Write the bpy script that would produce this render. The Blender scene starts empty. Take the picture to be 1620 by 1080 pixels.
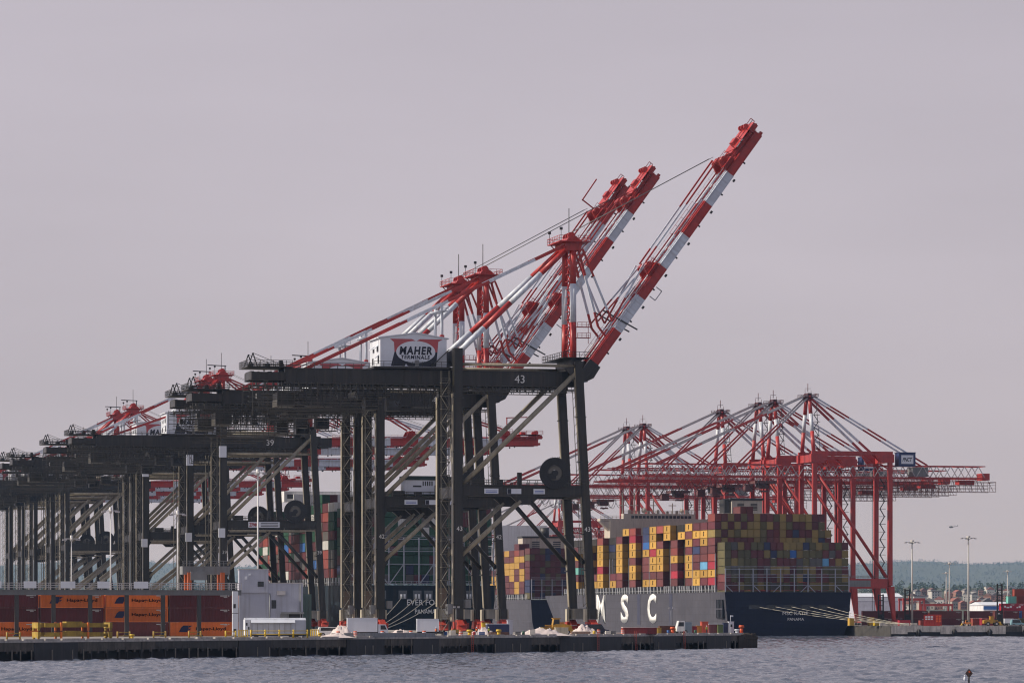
import bpy, math, random
import numpy as np
from mathutils import Vector, Matrix
random.seed(7)
R = math.radians
DENOISE = True
scene = bpy.context.scene
COL = scene.collection

# ------------------------------------------------------------------ camera, sky, sun, exposure
CAM_Z, FPX, HORIZON = 7.2, 6000.0, 974.0          # eye height above the water, focal length and horizon row for a 1620 x 1080 frame
cam_d = bpy.data.cameras.new('camera')
cam = bpy.data.objects.new('camera', cam_d); COL.objects.link(cam)
cam.location = (0, 0, CAM_Z); cam.rotation_euler = (R(90), 0, 0)
cam_d.sensor_width = 36.0; cam_d.sensor_fit = 'HORIZONTAL'
cam_d.lens = FPX / 1620 * 36.0
cam_d.shift_y = (HORIZON - 540) / 1620
cam_d.clip_start = 1.0; cam_d.clip_end = 60000.0
scene.camera = cam

SUN_EL = R(36); SUN_H = Vector((-0.985, -0.17, 0)).normalized()      # towards the sun, horizontally
sun_vec = Vector((SUN_H.x * math.cos(SUN_EL), SUN_H.y * math.cos(SUN_EL), math.sin(SUN_EL)))
w = bpy.data.worlds.new('World'); scene.world = w; w.use_nodes = True
nt = w.node_tree; nt.nodes.clear()
wo = nt.nodes.new('ShaderNodeOutputWorld'); bg = nt.nodes.new('ShaderNodeBackground')
sky = nt.nodes.new('ShaderNodeTexSky'); sky.sky_type = 'NISHITA'; sky.sun_disc = False
sky.sun_elevation = SUN_EL; sky.sun_rotation = math.atan2(sun_vec.x, sun_vec.y)
sky.air_density = 1.0; sky.dust_density = 2.0; sky.ozone_density = 1.0; sky.altitude = 0
hs = nt.nodes.new('ShaderNodeHueSaturation'); hs.inputs['Saturation'].default_value = 1.15
mx = nt.nodes.new('ShaderNodeMix'); mx.data_type = 'RGBA'; mx.inputs[0].default_value = 0.8
mx.inputs[7].default_value = (5.34, 4.84, 5.44, 1)                       # thin even cloud, mauve grey
# soft unevenness of the overcast veil
tc = nt.nodes.new('ShaderNodeTexCoord'); mp = nt.nodes.new('ShaderNodeMapping'); mp.inputs['Scale'].default_value = (2.0, 2.0, 9.0)
nz = nt.nodes.new('ShaderNodeTexNoise'); nz.inputs['Scale'].default_value = 1.6; nz.inputs['Detail'].default_value = 5
mr = nt.nodes.new('ShaderNodeMapRange'); mr.inputs['From Min'].default_value = 0.3; mr.inputs['From Max'].default_value = 0.7
mr.inputs['To Min'].default_value = 0.92; mr.inputs['To Max'].default_value = 1.06
vm = nt.nodes.new('ShaderNodeVectorMath'); vm.operation = 'SCALE'
nt.links.new(tc.outputs['Generated'], mp.inputs[0]); nt.links.new(mp.outputs[0], nz.inputs['Vector']); nt.links.new(nz.outputs[0], mr.inputs['Value'])
nt.links.new(sky.outputs[0], hs.inputs['Color']); nt.links.new(hs.outputs[0], mx.inputs[6])
nt.links.new(mx.outputs[2], vm.inputs[0]); nt.links.new(mr.outputs[0], vm.inputs['Scale'])
sp_ = nt.nodes.new('ShaderNodeSeparateXYZ'); vr = nt.nodes.new('ShaderNodeMapRange'); vr.interpolation_type = 'SMOOTHSTEP'
vr.inputs['From Min'].default_value = 0.18; vr.inputs['From Max'].default_value = 0.95; vr.inputs['To Min'].default_value = 0.93; vr.inputs['To Max'].default_value = 0.12   # the veil thins towards the zenith
nt.links.new(tc.outputs['Generated'], sp_.inputs[0]); nt.links.new(sp_.outputs['Z'], vr.inputs['Value']); nt.links.new(vr.outputs[0], mx.inputs[0])
nt.links.new(vm.outputs[0], bg.inputs[0])
bg.inputs[1].default_value = 0.1
nt.links.new(bg.outputs[0], wo.inputs[0])

sun_d = bpy.data.lights.new('sun', 'SUN'); sun_d.energy = 4.6; sun_d.angle = R(0.6); sun_d.color = (1.0, 0.90, 0.76)
sun = bpy.data.objects.new('sun', sun_d); COL.objects.link(sun)
sun.rotation_euler = sun_vec.to_track_quat('Z', 'Y').to_euler(); sun.location = (-200, 100, 300)

vs = scene.view_settings
scene.display_settings.display_device = 'sRGB'
vs.view_transform = 'Standard'; vs.look = 'None'; vs.exposure = 0.0; vs.gamma = 1.0; vs.use_curve_mapping = False
scene.cycles.use_denoising = DENOISE
scene.cycles.filter_width = 1.15
scene.cycles.use_adaptive_sampling = False
try:
    scene.cycles.denoiser = 'OPENIMAGEDENOISE'; scene.cycles.denoising_prefilter = 'ACCURATE'
except Exception: pass
scene.cycles.max_bounces = 6; scene.cycles.diffuse_bounces = 3; scene.cycles.glossy_bounces = 3
scene.cycles.transmission_bounces = 3; scene.cycles.volume_bounces = 0; scene.cycles.transparent_max_bounces = 6
scene.cycles.sample_clamp_indirect = 4.0

# ------------------------------------------------------------------ materials
MATS = {}
def mat(name, col, rough=0.6, metal=0.0, var=0.18, scale=0.35, spec=0.5, streak=0.0, streak_col=(0.10, 0.06, 0.04), rnd=0.0):
    if name in MATS: return MATS[name]
    m = bpy.data.materials.new(name); m.use_nodes = True
    t = m.node_tree; b = t.nodes['Principled BSDF']
    b.inputs['Roughness'].default_value = rough; b.inputs['Metallic'].default_value = metal
    b.inputs['Specular IOR Level'].default_value = spec
    co = t.nodes.new('ShaderNodeTexCoord')
    n1 = t.nodes.new('ShaderNodeTexNoise'); n1.inputs['Scale'].default_value = scale; n1.inputs['Detail'].default_value = 5; n1.inputs['Roughness'].default_value = 0.65
    t.links.new(co.outputs['Object'], n1.inputs['Vector'])
    r1 = t.nodes.new('ShaderNodeMapRange'); r1.inputs['From Min'].default_value = 0.3; r1.inputs['From Max'].default_value = 0.7
    r1.inputs['To Min'].default_value = 1 - var; r1.inputs['To Max'].default_value = 1 + var
    t.links.new(n1.outputs[0], r1.inputs['Value'])
    sc = t.nodes.new('ShaderNodeVectorMath'); sc.operation = 'SCALE'; sc.inputs[0].default_value = col[:3]
    if rnd:      # every box has faded by a different amount
        oi = t.nodes.new('ShaderNodeObjectInfo'); r3 = t.nodes.new('ShaderNodeMapRange'); r3.inputs['To Min'].default_value = 1-rnd; r3.inputs['To Max'].default_value = 1+rnd*0.7
        mu = t.nodes.new('ShaderNodeMath'); mu.operation = 'MULTIPLY'
        t.links.new(oi.outputs['Random'], r3.inputs['Value']); t.links.new(r3.outputs[0], mu.inputs[0]); t.links.new(r1.outputs[0], mu.inputs[1]); t.links.new(mu.outputs[0], sc.inputs['Scale'])
    else: t.links.new(r1.outputs[0], sc.inputs['Scale'])
    out = sc.outputs[0]
    if streak > 0:
        mp2 = t.nodes.new('ShaderNodeMapping'); mp2.inputs['Scale'].default_value = (1.6, 1.6, 0.09)
        n2 = t.nodes.new('ShaderNodeTexNoise'); n2.inputs['Scale'].default_value = 1.0; n2.inputs['Detail'].default_value = 4
        t.links.new(co.outputs['Object'], mp2.inputs[0]); t.links.new(mp2.outputs[0], n2.inputs['Vector'])
        r2 = t.nodes.new('ShaderNodeMapRange'); r2.inputs['From Min'].default_value = 0.48; r2.inputs['From Max'].default_value = 0.72
        r2.inputs['To Min'].default_value = 0; r2.inputs['To Max'].default_value = streak
        t.links.new(n2.outputs[0], r2.inputs['Value'])
        mm = t.nodes.new('ShaderNodeMix'); mm.data_type = 'RGBA'
        t.links.new(r2.outputs[0], mm.inputs[0]); t.links.new(out, mm.inputs[6]); mm.inputs[7].default_value = (*streak_col, 1)
        out = mm.outputs[2]
    t.links.new(out, b.inputs['Base Color'])
    rr = t.nodes.new('ShaderNodeMapRange'); rr.inputs['From Min'].default_value = 0.3; rr.inputs['From Max'].default_value = 0.7
    rr.inputs['To Min'].default_value = max(0.05, rough - 0.1); rr.inputs['To Max'].default_value = min(1, rough + 0.12)
    t.links.new(n1.outputs[0], rr.inputs['Value']); t.links.new(rr.outputs[0], b.inputs['Roughness'])
    MATS[name] = m
    return m

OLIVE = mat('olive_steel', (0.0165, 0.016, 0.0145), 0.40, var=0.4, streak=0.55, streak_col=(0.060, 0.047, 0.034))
TUBE = mat('sunlit_olive_steel', (0.31, 0.275, 0.205), 0.36, var=0.25, streak=0.4, streak_col=(0.07, 0.05, 0.035))  # olive steel too; the beige puts sunlight into tubes and leg faces
CRED = mat('crane_red', (0.40, 0.034, 0.030), 0.40, var=0.25, scale=0.6, streak=0.5, streak_col=(0.22, 0.03, 0.03))
CWHITE = mat('crane_white', (0.60, 0.645, 0.72), 0.45, var=0.16, scale=0.6, streak=0.6, streak_col=(0.36, 0.35, 0.36))
PRED = mat('terminal_red', (0.39, 0.043, 0.040), 0.42, var=0.2, streak=0.35, streak_col=(0.20, 0.03, 0.04))
PLIGHT = mat('pale_grey_steel', (0.42, 0.41, 0.43), 0.5, var=0.2, streak=0.3, streak_col=(0.25, 0.2, 0.18))
BLACK = mat('black_rubber', (0.018, 0.018, 0.02), 0.55)
DARK = mat('dark_steel', (0.035, 0.035, 0.036), 0.5, var=0.3)
GREY = mat('grey_steel', (0.20, 0.21, 0.22), 0.5, streak=0.3)
CREAM = mat('cream_paint', (0.52, 0.48, 0.38), 0.5, streak=0.4)
HOUSEW = mat('house_white', (0.66, 0.695, 0.77), 0.5, var=0.05, streak=0.12, streak_col=(0.45, 0.42, 0.40))
LOGORED = mat('logo_red', (0.42, 0.075, 0.085), 0.5, var=0.08)
LOGONAVY = mat('logo_navy', (0.012, 0.014, 0.03), 0.5, var=0.1)
BROWN = mat('brown_panel', (0.15, 0.10, 0.065), 0.6)
BOGIE = mat('bogie_red', (0.40, 0.045, 0.03), 0.5, var=0.3, streak=0.4)
WINDOW = mat('dark_glass', (0.02, 0.025, 0.03), 0.12, var=0.05)
NUMW = mat('number_white', (0.78, 0.78, 0.76), 0.5, var=0.06)
YEL = mat('safety_yellow', (0.62, 0.42, 0.03), 0.5, var=0.15, streak=0.3)
WIRE = mat('wire_rope', (0.10, 0.10, 0.105), 0.5)
ROPE = mat('mooring_rope', (0.42, 0.40, 0.34), 0.8)
NAVY = mat('hull_navy', (0.008, 0.011, 0.032), 0.5, var=0.2, scale=0.08, spec=0.25, streak=0.2, streak_col=(0.025, 0.025, 0.035))
HULLSUN = mat('hull_navy_sunlit', (0.072, 0.070, 0.088), 0.5, var=0.2, scale=0.10, streak=0.75, streak_col=(0.038, 0.036, 0.045))  # navy hull again, greyed for sun and sky sheen on the side
TEAL = mat('hull_teal', (0.005, 0.016, 0.026), 0.5, spec=0.25, var=0.2, scale=0.08, streak=0.2)
SHIPCREAM = mat('ship_cream', (0.52, 0.47, 0.40), 0.5, var=0.06, streak=0.3)
SHIPWHITE = mat('ship_white', (0.72, 0.73, 0.74), 0.5, var=0.05, streak=0.2)
LASH = mat('lashing_grey', (0.36, 0.38, 0.44), 0.5, var=0.15)

def plate_seams(m, k=0.72):
    # weld seams between the hull plates, as fine darker lines
    t = m.node_tree; b = t.nodes['Principled BSDF']; src = b.inputs['Base Color'].links[0].from_socket
    co = t.nodes.new('ShaderNodeTexCoord'); sx = t.nodes.new('ShaderNodeSeparateXYZ'); ad = t.nodes.new('ShaderNodeMath'); cb = t.nodes.new('ShaderNodeCombineXYZ')
    t.links.new(co.outputs['Object'], sx.inputs[0]); t.links.new(sx.outputs[0], ad.inputs[0]); t.links.new(sx.outputs[1], ad.inputs[1]); t.links.new(ad.outputs[0], cb.inputs[0]); t.links.new(sx.outputs[2], cb.inputs[1])
    br = t.nodes.new('ShaderNodeTexBrick'); br.inputs['Scale'].default_value = 1.0; br.inputs['Mortar Size'].default_value = 0.11; br.inputs['Brick Width'].default_value = 7.5; br.inputs['Row Height'].default_value = 2.6
    br.inputs['Color1'].default_value = (1, 1, 1, 1); br.inputs['Color2'].default_value = (0.86, 0.86, 0.86, 1); br.inputs['Mortar'].default_value = (k, k, k, 1)
    mm = t.nodes.new('ShaderNodeMix'); mm.data_type = 'RGBA'; mm.blend_type = 'MULTIPLY'; mm.inputs[0].default_value = 1.0
    t.links.new(cb.outputs[0], br.inputs['Vector']); t.links.new(src, mm.inputs[6]); t.links.new(br.outputs[0], mm.inputs[7]); t.links.new(mm.outputs[2], b.inputs['Base Color'])
plate_seams(HULLSUN); plate_seams(NAVY); plate_seams(TEAL)

# ------------------------------------------------------------------ mesh helpers
class MB:
    def __init__(s): s.v = []; s.f = []; s.m = []; s.s = []
    def _add(s, vs_, fs, mi=0, smooth=False):
        o = len(s.v); s.v.extend(tuple(p) for p in vs_)
        for f in fs:
            s.f.append(tuple(i + o for i in f)); s.m.append(mi); s.s.append(smooth)
        return s
    def box(s, x0, x1, y0, y1, z0, z1, mi=0):
        return s._add([(x0,y0,z0),(x1,y0,z0),(x1,y1,z0),(x0,y1,z0),(x0,y0,z1),(x1,y0,z1),(x1,y1,z1),(x0,y1,z1)],
                      [(3,2,1,0),(4,5,6,7),(0,1,5,4),(1,2,6,5),(2,3,7,6),(3,0,4,7)], mi)
    def beam(s, p, q, wd, ht, mi=0, up=(0,0,1), wd2=None, ht2=None):
        p = Vector(p); q = Vector(q); d = (q - p).normalized(); up = Vector(up)
        if abs(d.dot(up)) > 0.98: up = Vector((0,1,0))
        a = d.cross(up).normalized(); b = a.cross(d)
        wd2 = wd if wd2 is None else wd2; ht2 = ht if ht2 is None else ht2
        vs_ = [p + a*i*wd/2 + b*j*ht/2 for i, j in ((-1,-1),(1,-1),(1,1),(-1,1))] + [q + a*i*wd2/2 + b*j*ht2/2 for i, j in ((-1,-1),(1,-1),(1,1),(-1,1))]
        return s._add(vs_, [(0,1,2,3),(7,6,5,4),(0,4,5,1),(1,5,6,2),(2,6,7,3),(3,7,4,0)], mi)
    def tube(s, p, q, r, n=10, mi=0, r2=None):
        p = Vector(p); q = Vector(q); d = (q - p).normalized()
        up = Vector((0,0,1)) if abs(d.z) < 0.95 else Vector((0,1,0))
        a = d.cross(up).normalized(); b = a.cross(d); r2 = r if r2 is None else r2
        vs_ = []
        for c, rr in ((p, r), (q, r2)):
            for k in range(n):
                t = 2*math.pi*k/n; vs_.append(c + a*math.cos(t)*rr + b*math.sin(t)*rr)
        s._add(vs_, [(k, k+n, (k+1)%n+n, (k+1)%n) for k in range(n)], mi, True)
        o = len(s.v) - 2*n
        s.f.append(tuple(o+k for k in range(n))); s.m.append(mi); s.s.append(False)
        s.f.append(tuple(o+n+k for k in reversed(range(n)))); s.m.append(mi); s.s.append(False)
        return s
    def path(s, pts, r, n=5, mi=0):
        for a, b in zip(pts[:-1], pts[1:]): s.tube(a, b, r, n, mi)
        return s
    def prism(s, pts, ex, mi=0):            # polygon (3D points, in order) extruded by vector ex
        n = len(pts); ex = Vector(ex)
        return s._add([Vector(p) for p in pts] + [Vector(p) + ex for p in pts],
                      [tuple(range(n)), tuple(reversed(range(n, 2*n)))] + [(k, k+n, (k+1)%n+n, (k+1)%n) for k in range(n)], mi)
    def rail(s, p, q, h=1.1, step=2.2, wd=0.09, mi=0, up=(0,0,1), bars=2):
        p = Vector(p); q = Vector(q); up = Vector(up).normalized(); L = (q-p).length; n = max(1, int(L/step))
        for k in range(n+1):
            c = p.lerp(q, k/n); s.beam(c, c + up*h, wd, wd, mi, up=(q-p))
        for j in range(bars):
            o = up*h*(1 - j/bars); s.beam(p+o, q+o, wd, wd, mi, up=up)
        return s
    def ring(s, c, r0, r1, y0, y1, n=36, mi=0):    # annulus about the local y axis
        vs_ = []
        for k in range(n):
            t = 2*math.pi*k/n
            for r in (r0, r1):
                for y in (y0, y1): vs_.append((c[0]+r*math.cos(t), c[1]+y, c[2]+r*math.sin(t)))
        fs = []
        for k in range(n):
            a = 4*k; b = 4*((k+1)%n)
            fs += [(a,b,b+2,a+2),(a+1,a+3,b+3,b+1),(a+2,b+2,b+3,a+3),(a,a+1,b+1,b)]
        return s._add(vs_, fs, mi)
    def ball(s, c, rx, ry, rz, n=10, m=6, mi=0):
        vs_ = [(c[0], c[1], c[2]-rz)]
        for i in range(1, m):
            a = -math.pi/2 + math.pi*i/m
            for k in range(n):
                t = 2*math.pi*k/n; vs_.append((c[0]+rx*math.cos(a)*math.cos(t), c[1]+ry*math.cos(a)*math.sin(t), c[2]+rz*math.sin(a)))
        vs_.append((c[0], c[1], c[2]+rz)); L = len(vs_)-1; fs = []
        for k in range(n): fs.append((0, 1+(k+1)%n, 1+k)); fs.append((L, L-n+k, L-n+(k+1)%n))
        for i in range(m-2):
            for k in range(n): a = 1+i*n; fs.append((a+k, a+(k+1)%n, a+n+(k+1)%n, a+n+k))
        return s._add(vs_, fs, mi, True)
    def mesh(s, name):
        me = bpy.data.meshes.new(name); me.from_pydata(s.v, [], s.f)
        me.polygons.foreach_set('material_index', s.m); me.polygons.foreach_set('use_smooth', s.s); me.update()
        return me
    def build(s, name, mats, parent=None, loc=None):
        me = s.mesh(name)
        for m in (mats if isinstance(mats, (list, tuple)) else [mats]): me.materials.append(m)
        return link(name, me, parent, loc)

def link(name, me, parent=None, loc=None):
    o = bpy.data.objects.new(name, me); COL.objects.link(o)
    if parent is not None: o.parent = parent
    if loc is not None: o.location = loc
    return o
def tag(o, label=None, cat=None, group=None, kind=None):
    for k, v_ in (('label', label), ('category', cat), ('group', group), ('kind', kind)):
        if v_: o[k] = v_
    return o
def thing(name, label, cat, loc=(0,0,0), rz=0.0, group=None):
    o = bpy.data.objects.new(name, None); COL.objects.link(o)
    o.location = loc; o.rotation_euler = (0, 0, rz); o.empty_display_size = 0.5
    return tag(o, label, cat, group)
CACHE = {}
def cpart(key, name, mats, parent, fn, loc=None, rot=None):
    """a part whose mesh is shared between alike things"""
    me = CACHE.get(key)
    if me is None:
        mb = MB(); fn(mb); me = mb.mesh(name)
        for m in (mats if isinstance(mats, (list, tuple)) else [mats]): me.materials.append(m)
        CACHE[key] = me
    o = link(name, me, parent, loc)
    if rot: o.rotation_euler = rot
    return o
def text_mesh(body, h, mt, width=None, bold=0.0, shear=0.0, depth=0.03, space=1.0):
    """flat lettering in the xy plane, centred, cap height h, optional total width"""
    key = ('text', body, h, width, bold, shear, mt.name)
    if key in CACHE: return CACHE[key]
    cu = bpy.data.curves.new('lettering', 'FONT'); cu.body = body; cu.align_x = 'CENTER'; cu.size = 1.0; cu.offset = bold; cu.shear = shear
    cu.extrude = 0.0; cu.space_character = space; cu.resolution_u = 3
    ob = bpy.data.objects.new('lettering', cu); COL.objects.link(ob)
    bpy.context.view_layer.update()
    me = bpy.data.meshes.new_from_object(ob.evaluated_get(bpy.context.evaluated_depsgraph_get()))
    bpy.data.objects.remove(ob); bpy.data.curves.remove(cu)
    n = len(me.vertices); co = np.empty(n*3); me.vertices.foreach_get('co', co); co = co.reshape(-1, 3)
    mn, mxx = co.min(0), co.max(0)
    co[:, 0] -= (mn[0]+mxx[0])/2; co[:, 1] -= (mn[1]+mxx[1])/2
    sy = h/(mxx[1]-mn[1]); sx = (width/(mxx[0]-mn[0])) if width else sy
    co[:, 0] *= sx; co[:, 1] *= sy
    # give the lettering a thickness of its own
    import bmesh
    me.vertices.foreach_set('co', co.ravel()); me.update()
    bm = bmesh.new(); bm.from_mesh(me)
    r = bmesh.ops.extrude_face_region(bm, geom=bm.faces[:])
    vsx = [g for g in r['geom'] if isinstance(g, bmesh.types.BMVert)]
    bmesh.ops.translate(bm, verts=vsx, vec=(0, 0, depth))
    bmesh.ops.recalc_face_normals(bm, faces=bm.faces[:])
    bm.to_mesh(me); bm.free()
    me.materials.clear(); me.materials.append(mt); me.name = 'lettering'
    CACHE[key] = me
    return me
def letters(name, parent, loc, rz, *a, **k):
    """standing lettering facing local -y when rz is 0"""
    o = link(name, text_mesh(*a, **k), parent, loc); o.rotation_euler = (R(90), 0, rz)
    return o

# ------------------------------------------------------------------ layout of the port
TH = math.atan(1461/6000)                       # the crane rails run away from the eye, this far off its axis
CT, ST = math.cos(TH), math.sin(TH)
BV = Vector((CT, ST, 0)); RV = Vector((-ST, CT, 0))
O43 = Vector((17.6, 845.0, 0)) + RV*8
def W(u, D, z=0.0):
    """u metres across the channel from the near rail, at depth D"""
    t = (D - O43.y - u*ST)/CT
    p = O43 + BV*u + RV*t
    return Vector((p.x, p.y, z))
def at(x, D, z=0.0): return Vector(((x-810)*D/FPX, D, z))
def zat(y, D): return CAM_Z + (HORIZON - y)*D/FPX
ZQ = 3.3          # near quay
ZF = 3.7          # far quay
# ------------------------------------------------------------------ dark gantry cranes of the near terminal
BANDS = [(0, 4.5, 0), (4.5, 13.5, 1), (13.5, 22.8, 2), (22.8, 31.5, 1), (31.5, 40.4, 2), (40.4, 49.4, 1), (49.4, 58.0, 2), (58.0, 69.5, 1)]
def banded(mb, p, q, cuts, fn):
    """split p-q at the fractions in cuts, alternating material slots 0, 1, 0 ..."""
    p = Vector(p); q = Vector(q); c = [0] + list(cuts) + [1]
    for k in range(len(c)-1): fn(p.lerp(q, c[k]), p.lerp(q, c[k+1]), k % 2)

def crane_dark(D, label, number=None, boom_up=True, apex=88.0, panels=False, jib=False, signs='a', slim=False, ehouse=False):
    base = W(0, D + 8*CT, ZQ)
    root = thing('gantry_crane', label, 'crane', base, TH, 'dark gantry cranes along the near quay')
    V = 8.0
    def P(key, name, mats, fn, parent=root, **k): return cpart(('A', key), name, mats, parent, fn, **k)
    # legs
    for sv, tg in ((-1, 'n'), (1, 'f')):
        def land(mb, sv=sv):
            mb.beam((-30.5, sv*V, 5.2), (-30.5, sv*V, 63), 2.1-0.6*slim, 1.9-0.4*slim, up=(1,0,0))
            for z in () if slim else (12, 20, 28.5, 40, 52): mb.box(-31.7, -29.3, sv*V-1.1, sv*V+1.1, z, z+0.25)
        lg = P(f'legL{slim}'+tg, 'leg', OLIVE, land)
        P('legLb'+tg, 'sunlit_tray', TUBE, lambda mb, sv=sv: mb.box(-31.75, -31.56, sv*V-0.75, sv*V+0.6, 6, 53), parent=lg)  # tray widened over the leg, its pale tone stands for a sunlit face
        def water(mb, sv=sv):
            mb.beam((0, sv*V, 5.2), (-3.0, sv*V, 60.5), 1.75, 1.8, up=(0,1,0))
            mb.beam((-0.96, sv*V, 6), (-3.88, sv*V, 59), 0.12, 1.3, 1, up=(0,1,0))  # pale strip paints sunlight on the landward leg face
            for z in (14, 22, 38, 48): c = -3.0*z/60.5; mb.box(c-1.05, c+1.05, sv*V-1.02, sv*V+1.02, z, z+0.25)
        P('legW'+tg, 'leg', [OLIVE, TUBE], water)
        # side frame: portal beam, tie, braces
        def portal(mb, sv=sv):
            mb.box(-29.4, -1.2, sv*V-0.75, sv*V+0.75, 30.4, 32.7)
            mb.box(-29.4, -1.0, sv*V-0.95, sv*V+0.95, 32.7, 32.85)
            mb.prism([(-18.5, sv*V-0.4, 30.4), (-11.8, sv*V-0.4, 30.4), (-13.9, sv*V-0.4, 28.6), (-16.4, sv*V-0.4, 28.6)], (0, 0.8, 0))
            for x in (-29.4, -2.4): mb.prism([(x, sv*V-0.5, 30.4), (x+1.2, sv*V-0.5, 30.4), (x+(0 if x < -20 else 1.2), sv*V-0.5, 28.2)], (0, 1.0, 0))
        pb = P('portal'+tg, 'portal_beam', OLIVE, portal)
        P('portalr'+tg, 'railing', mat('gallery_steel', (0.050, 0.047, 0.039), 0.45, var=0.35, streak=0.4, streak_col=(0.10, 0.085, 0.06)), lambda mb, sv=sv: (mb.rail((-29.4, sv*(V+0.9), 32.85), (-1.2, sv*(V+0.9), 32.85), 1.2, 1.8, 0.1), mb.rail((-29.4, sv*(V-0.9), 32.85), (-1.2, sv*(V-0.9), 32.85), 1.2, 1.8, 0.1)), parent=pb)
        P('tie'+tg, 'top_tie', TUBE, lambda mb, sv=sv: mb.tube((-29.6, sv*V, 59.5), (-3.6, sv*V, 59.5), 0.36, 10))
        if not boom_up:
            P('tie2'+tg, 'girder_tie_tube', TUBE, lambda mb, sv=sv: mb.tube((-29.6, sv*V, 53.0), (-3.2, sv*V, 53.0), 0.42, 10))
            P('tray'+tg, 'sunlit_tray', TUBE, lambda mb, sv=sv: (mb.box(-29.2, -2.6, sv*V-0.95, sv*V-0.80, 29.6, 29.95), [mb.beam((x, sv*V-0.87, 29.95), (x, sv*V-0.87, 30.5), 0.12, 0.12) for x in (-28, -20, -12, -4)]))
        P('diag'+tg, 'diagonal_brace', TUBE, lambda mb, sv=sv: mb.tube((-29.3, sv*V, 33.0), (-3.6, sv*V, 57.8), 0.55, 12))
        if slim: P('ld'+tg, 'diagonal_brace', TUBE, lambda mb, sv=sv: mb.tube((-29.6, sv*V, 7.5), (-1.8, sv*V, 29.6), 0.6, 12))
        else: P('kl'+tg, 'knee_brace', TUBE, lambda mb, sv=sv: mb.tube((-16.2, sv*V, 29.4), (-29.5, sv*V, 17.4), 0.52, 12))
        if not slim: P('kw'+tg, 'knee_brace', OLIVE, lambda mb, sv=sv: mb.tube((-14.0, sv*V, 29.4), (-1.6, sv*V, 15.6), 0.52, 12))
        P('gut'+tg, 'gusset', OLIVE, lambda mb, sv=sv: mb.prism([(-6.2, sv*V-0.3, 58.9), (-2.2, sv*V-0.3, 60.6), (-2.2, sv*V-0.3, 54.8)], (0, 0.6, 0)))
        if not slim: P('gus'+tg, 'gusset', OLIVE, lambda mb, sv=sv: (mb.prism([(-29.6, sv*V-0.3, 15.0), (-29.6, sv*V-0.3, 19.2), (-27.6, sv*V-0.3, 19.2)], (0, 0.6, 0))))
    # cross beams along the rail
    for u, z0, z1, wd, k in ((-30.5, 30.2, 32.6, 1.6, 'a'), (-1.7, 30.2, 32.6, 1.5, 'b'), (-30.5, 59.6, 62.6, 1.9, 'c'), (-3.0, 58.8, 61.2, 2.0, 'd'), (-30.5, 3.2, 5.6, 1.7, 'e'), (-0.1, 3.2, 5.6, 1.7, 'f')):
        ext = 7.1 if z0 > 10 else 10.2
        P('cross'+k, 'sill_beam' if z0 < 10 else 'cross_beam', OLIVE, lambda mb, u=u, z0=z0, z1=z1, wd=wd, ext=ext: mb.box(u-wd/2, u+wd/2, -ext, ext, z0, z1))
    # bogies
    for u in (-30.5, -0.1):
        for sv in (-1, 1):
            def bog(mb, u=u, sv=sv):
                c = sv*9.0
                mb.prism([(u-0.7, c-3.4, 1.9), (u-0.7, c+3.4, 1.9), (u-0.7, c+1.0, 3.15), (u-0.7, c-1.0, 3.15)], (1.4, 0, 0))
                for dy in (-2.3, 2.3):
                    mb.prism([(u-0.9, c+dy-1.5, 0.75), (u-0.9, c+dy+1.5, 0.75), (u-0.9, c+dy+0.6, 1.8), (u-0.9, c+dy-0.6, 1.8)], (1.8, 0, 0))
                    for ww in (-0.8, 0.8): mb.tube((u-0.25, c+dy+ww, 0.42), (u+0.25, c+dy+ww, 0.42), 0.4, 12, 1)
                mb.box(u-1.3, u-0.75, c-1.2, c+1.0, 1.2, 2.6)
                mb.box(u+0.8, u+1.25, c-2.9, c-1.9, 1.0, 2.2)
            bg_ = P(f'bog{u}{sv}', 'bogie', [BOGIE, BLACK], bog)
            P(f'bogm{u}{sv}', 'drive_cover', CREAM, lambda mb, u=u, sv=sv: mb.box(u-1.55, u-0.98, sv*8-0.9, sv*8+0.5, 2.7, 5.5), parent=bg_)
            P(f'bogn{u}{sv}', 'drive_cover', CREAM, lambda mb, u=u, sv=sv: mb.box(u+1.0, u+1.5, sv*8-0.7, sv*8+0.4, 3.2, 5.4), parent=bg_)
    P('lp', 'leg_panel', BROWN, lambda mb: mb.box(-31.4, -29.6, 6.85, 6.98, 5.7, 10.2))
    P('cabinet', 'electrical_cabinet', GREY, lambda mb: mb.box(-33.0, -31.9, -9.1, -7.0, 4.4, 6.6))
    P('cabinet2', 'electrical_cabinet', GREY, lambda mb: mb.box(-28.9, -27.6, -8.8, -7.2, 5.7, 7.6))
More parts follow.
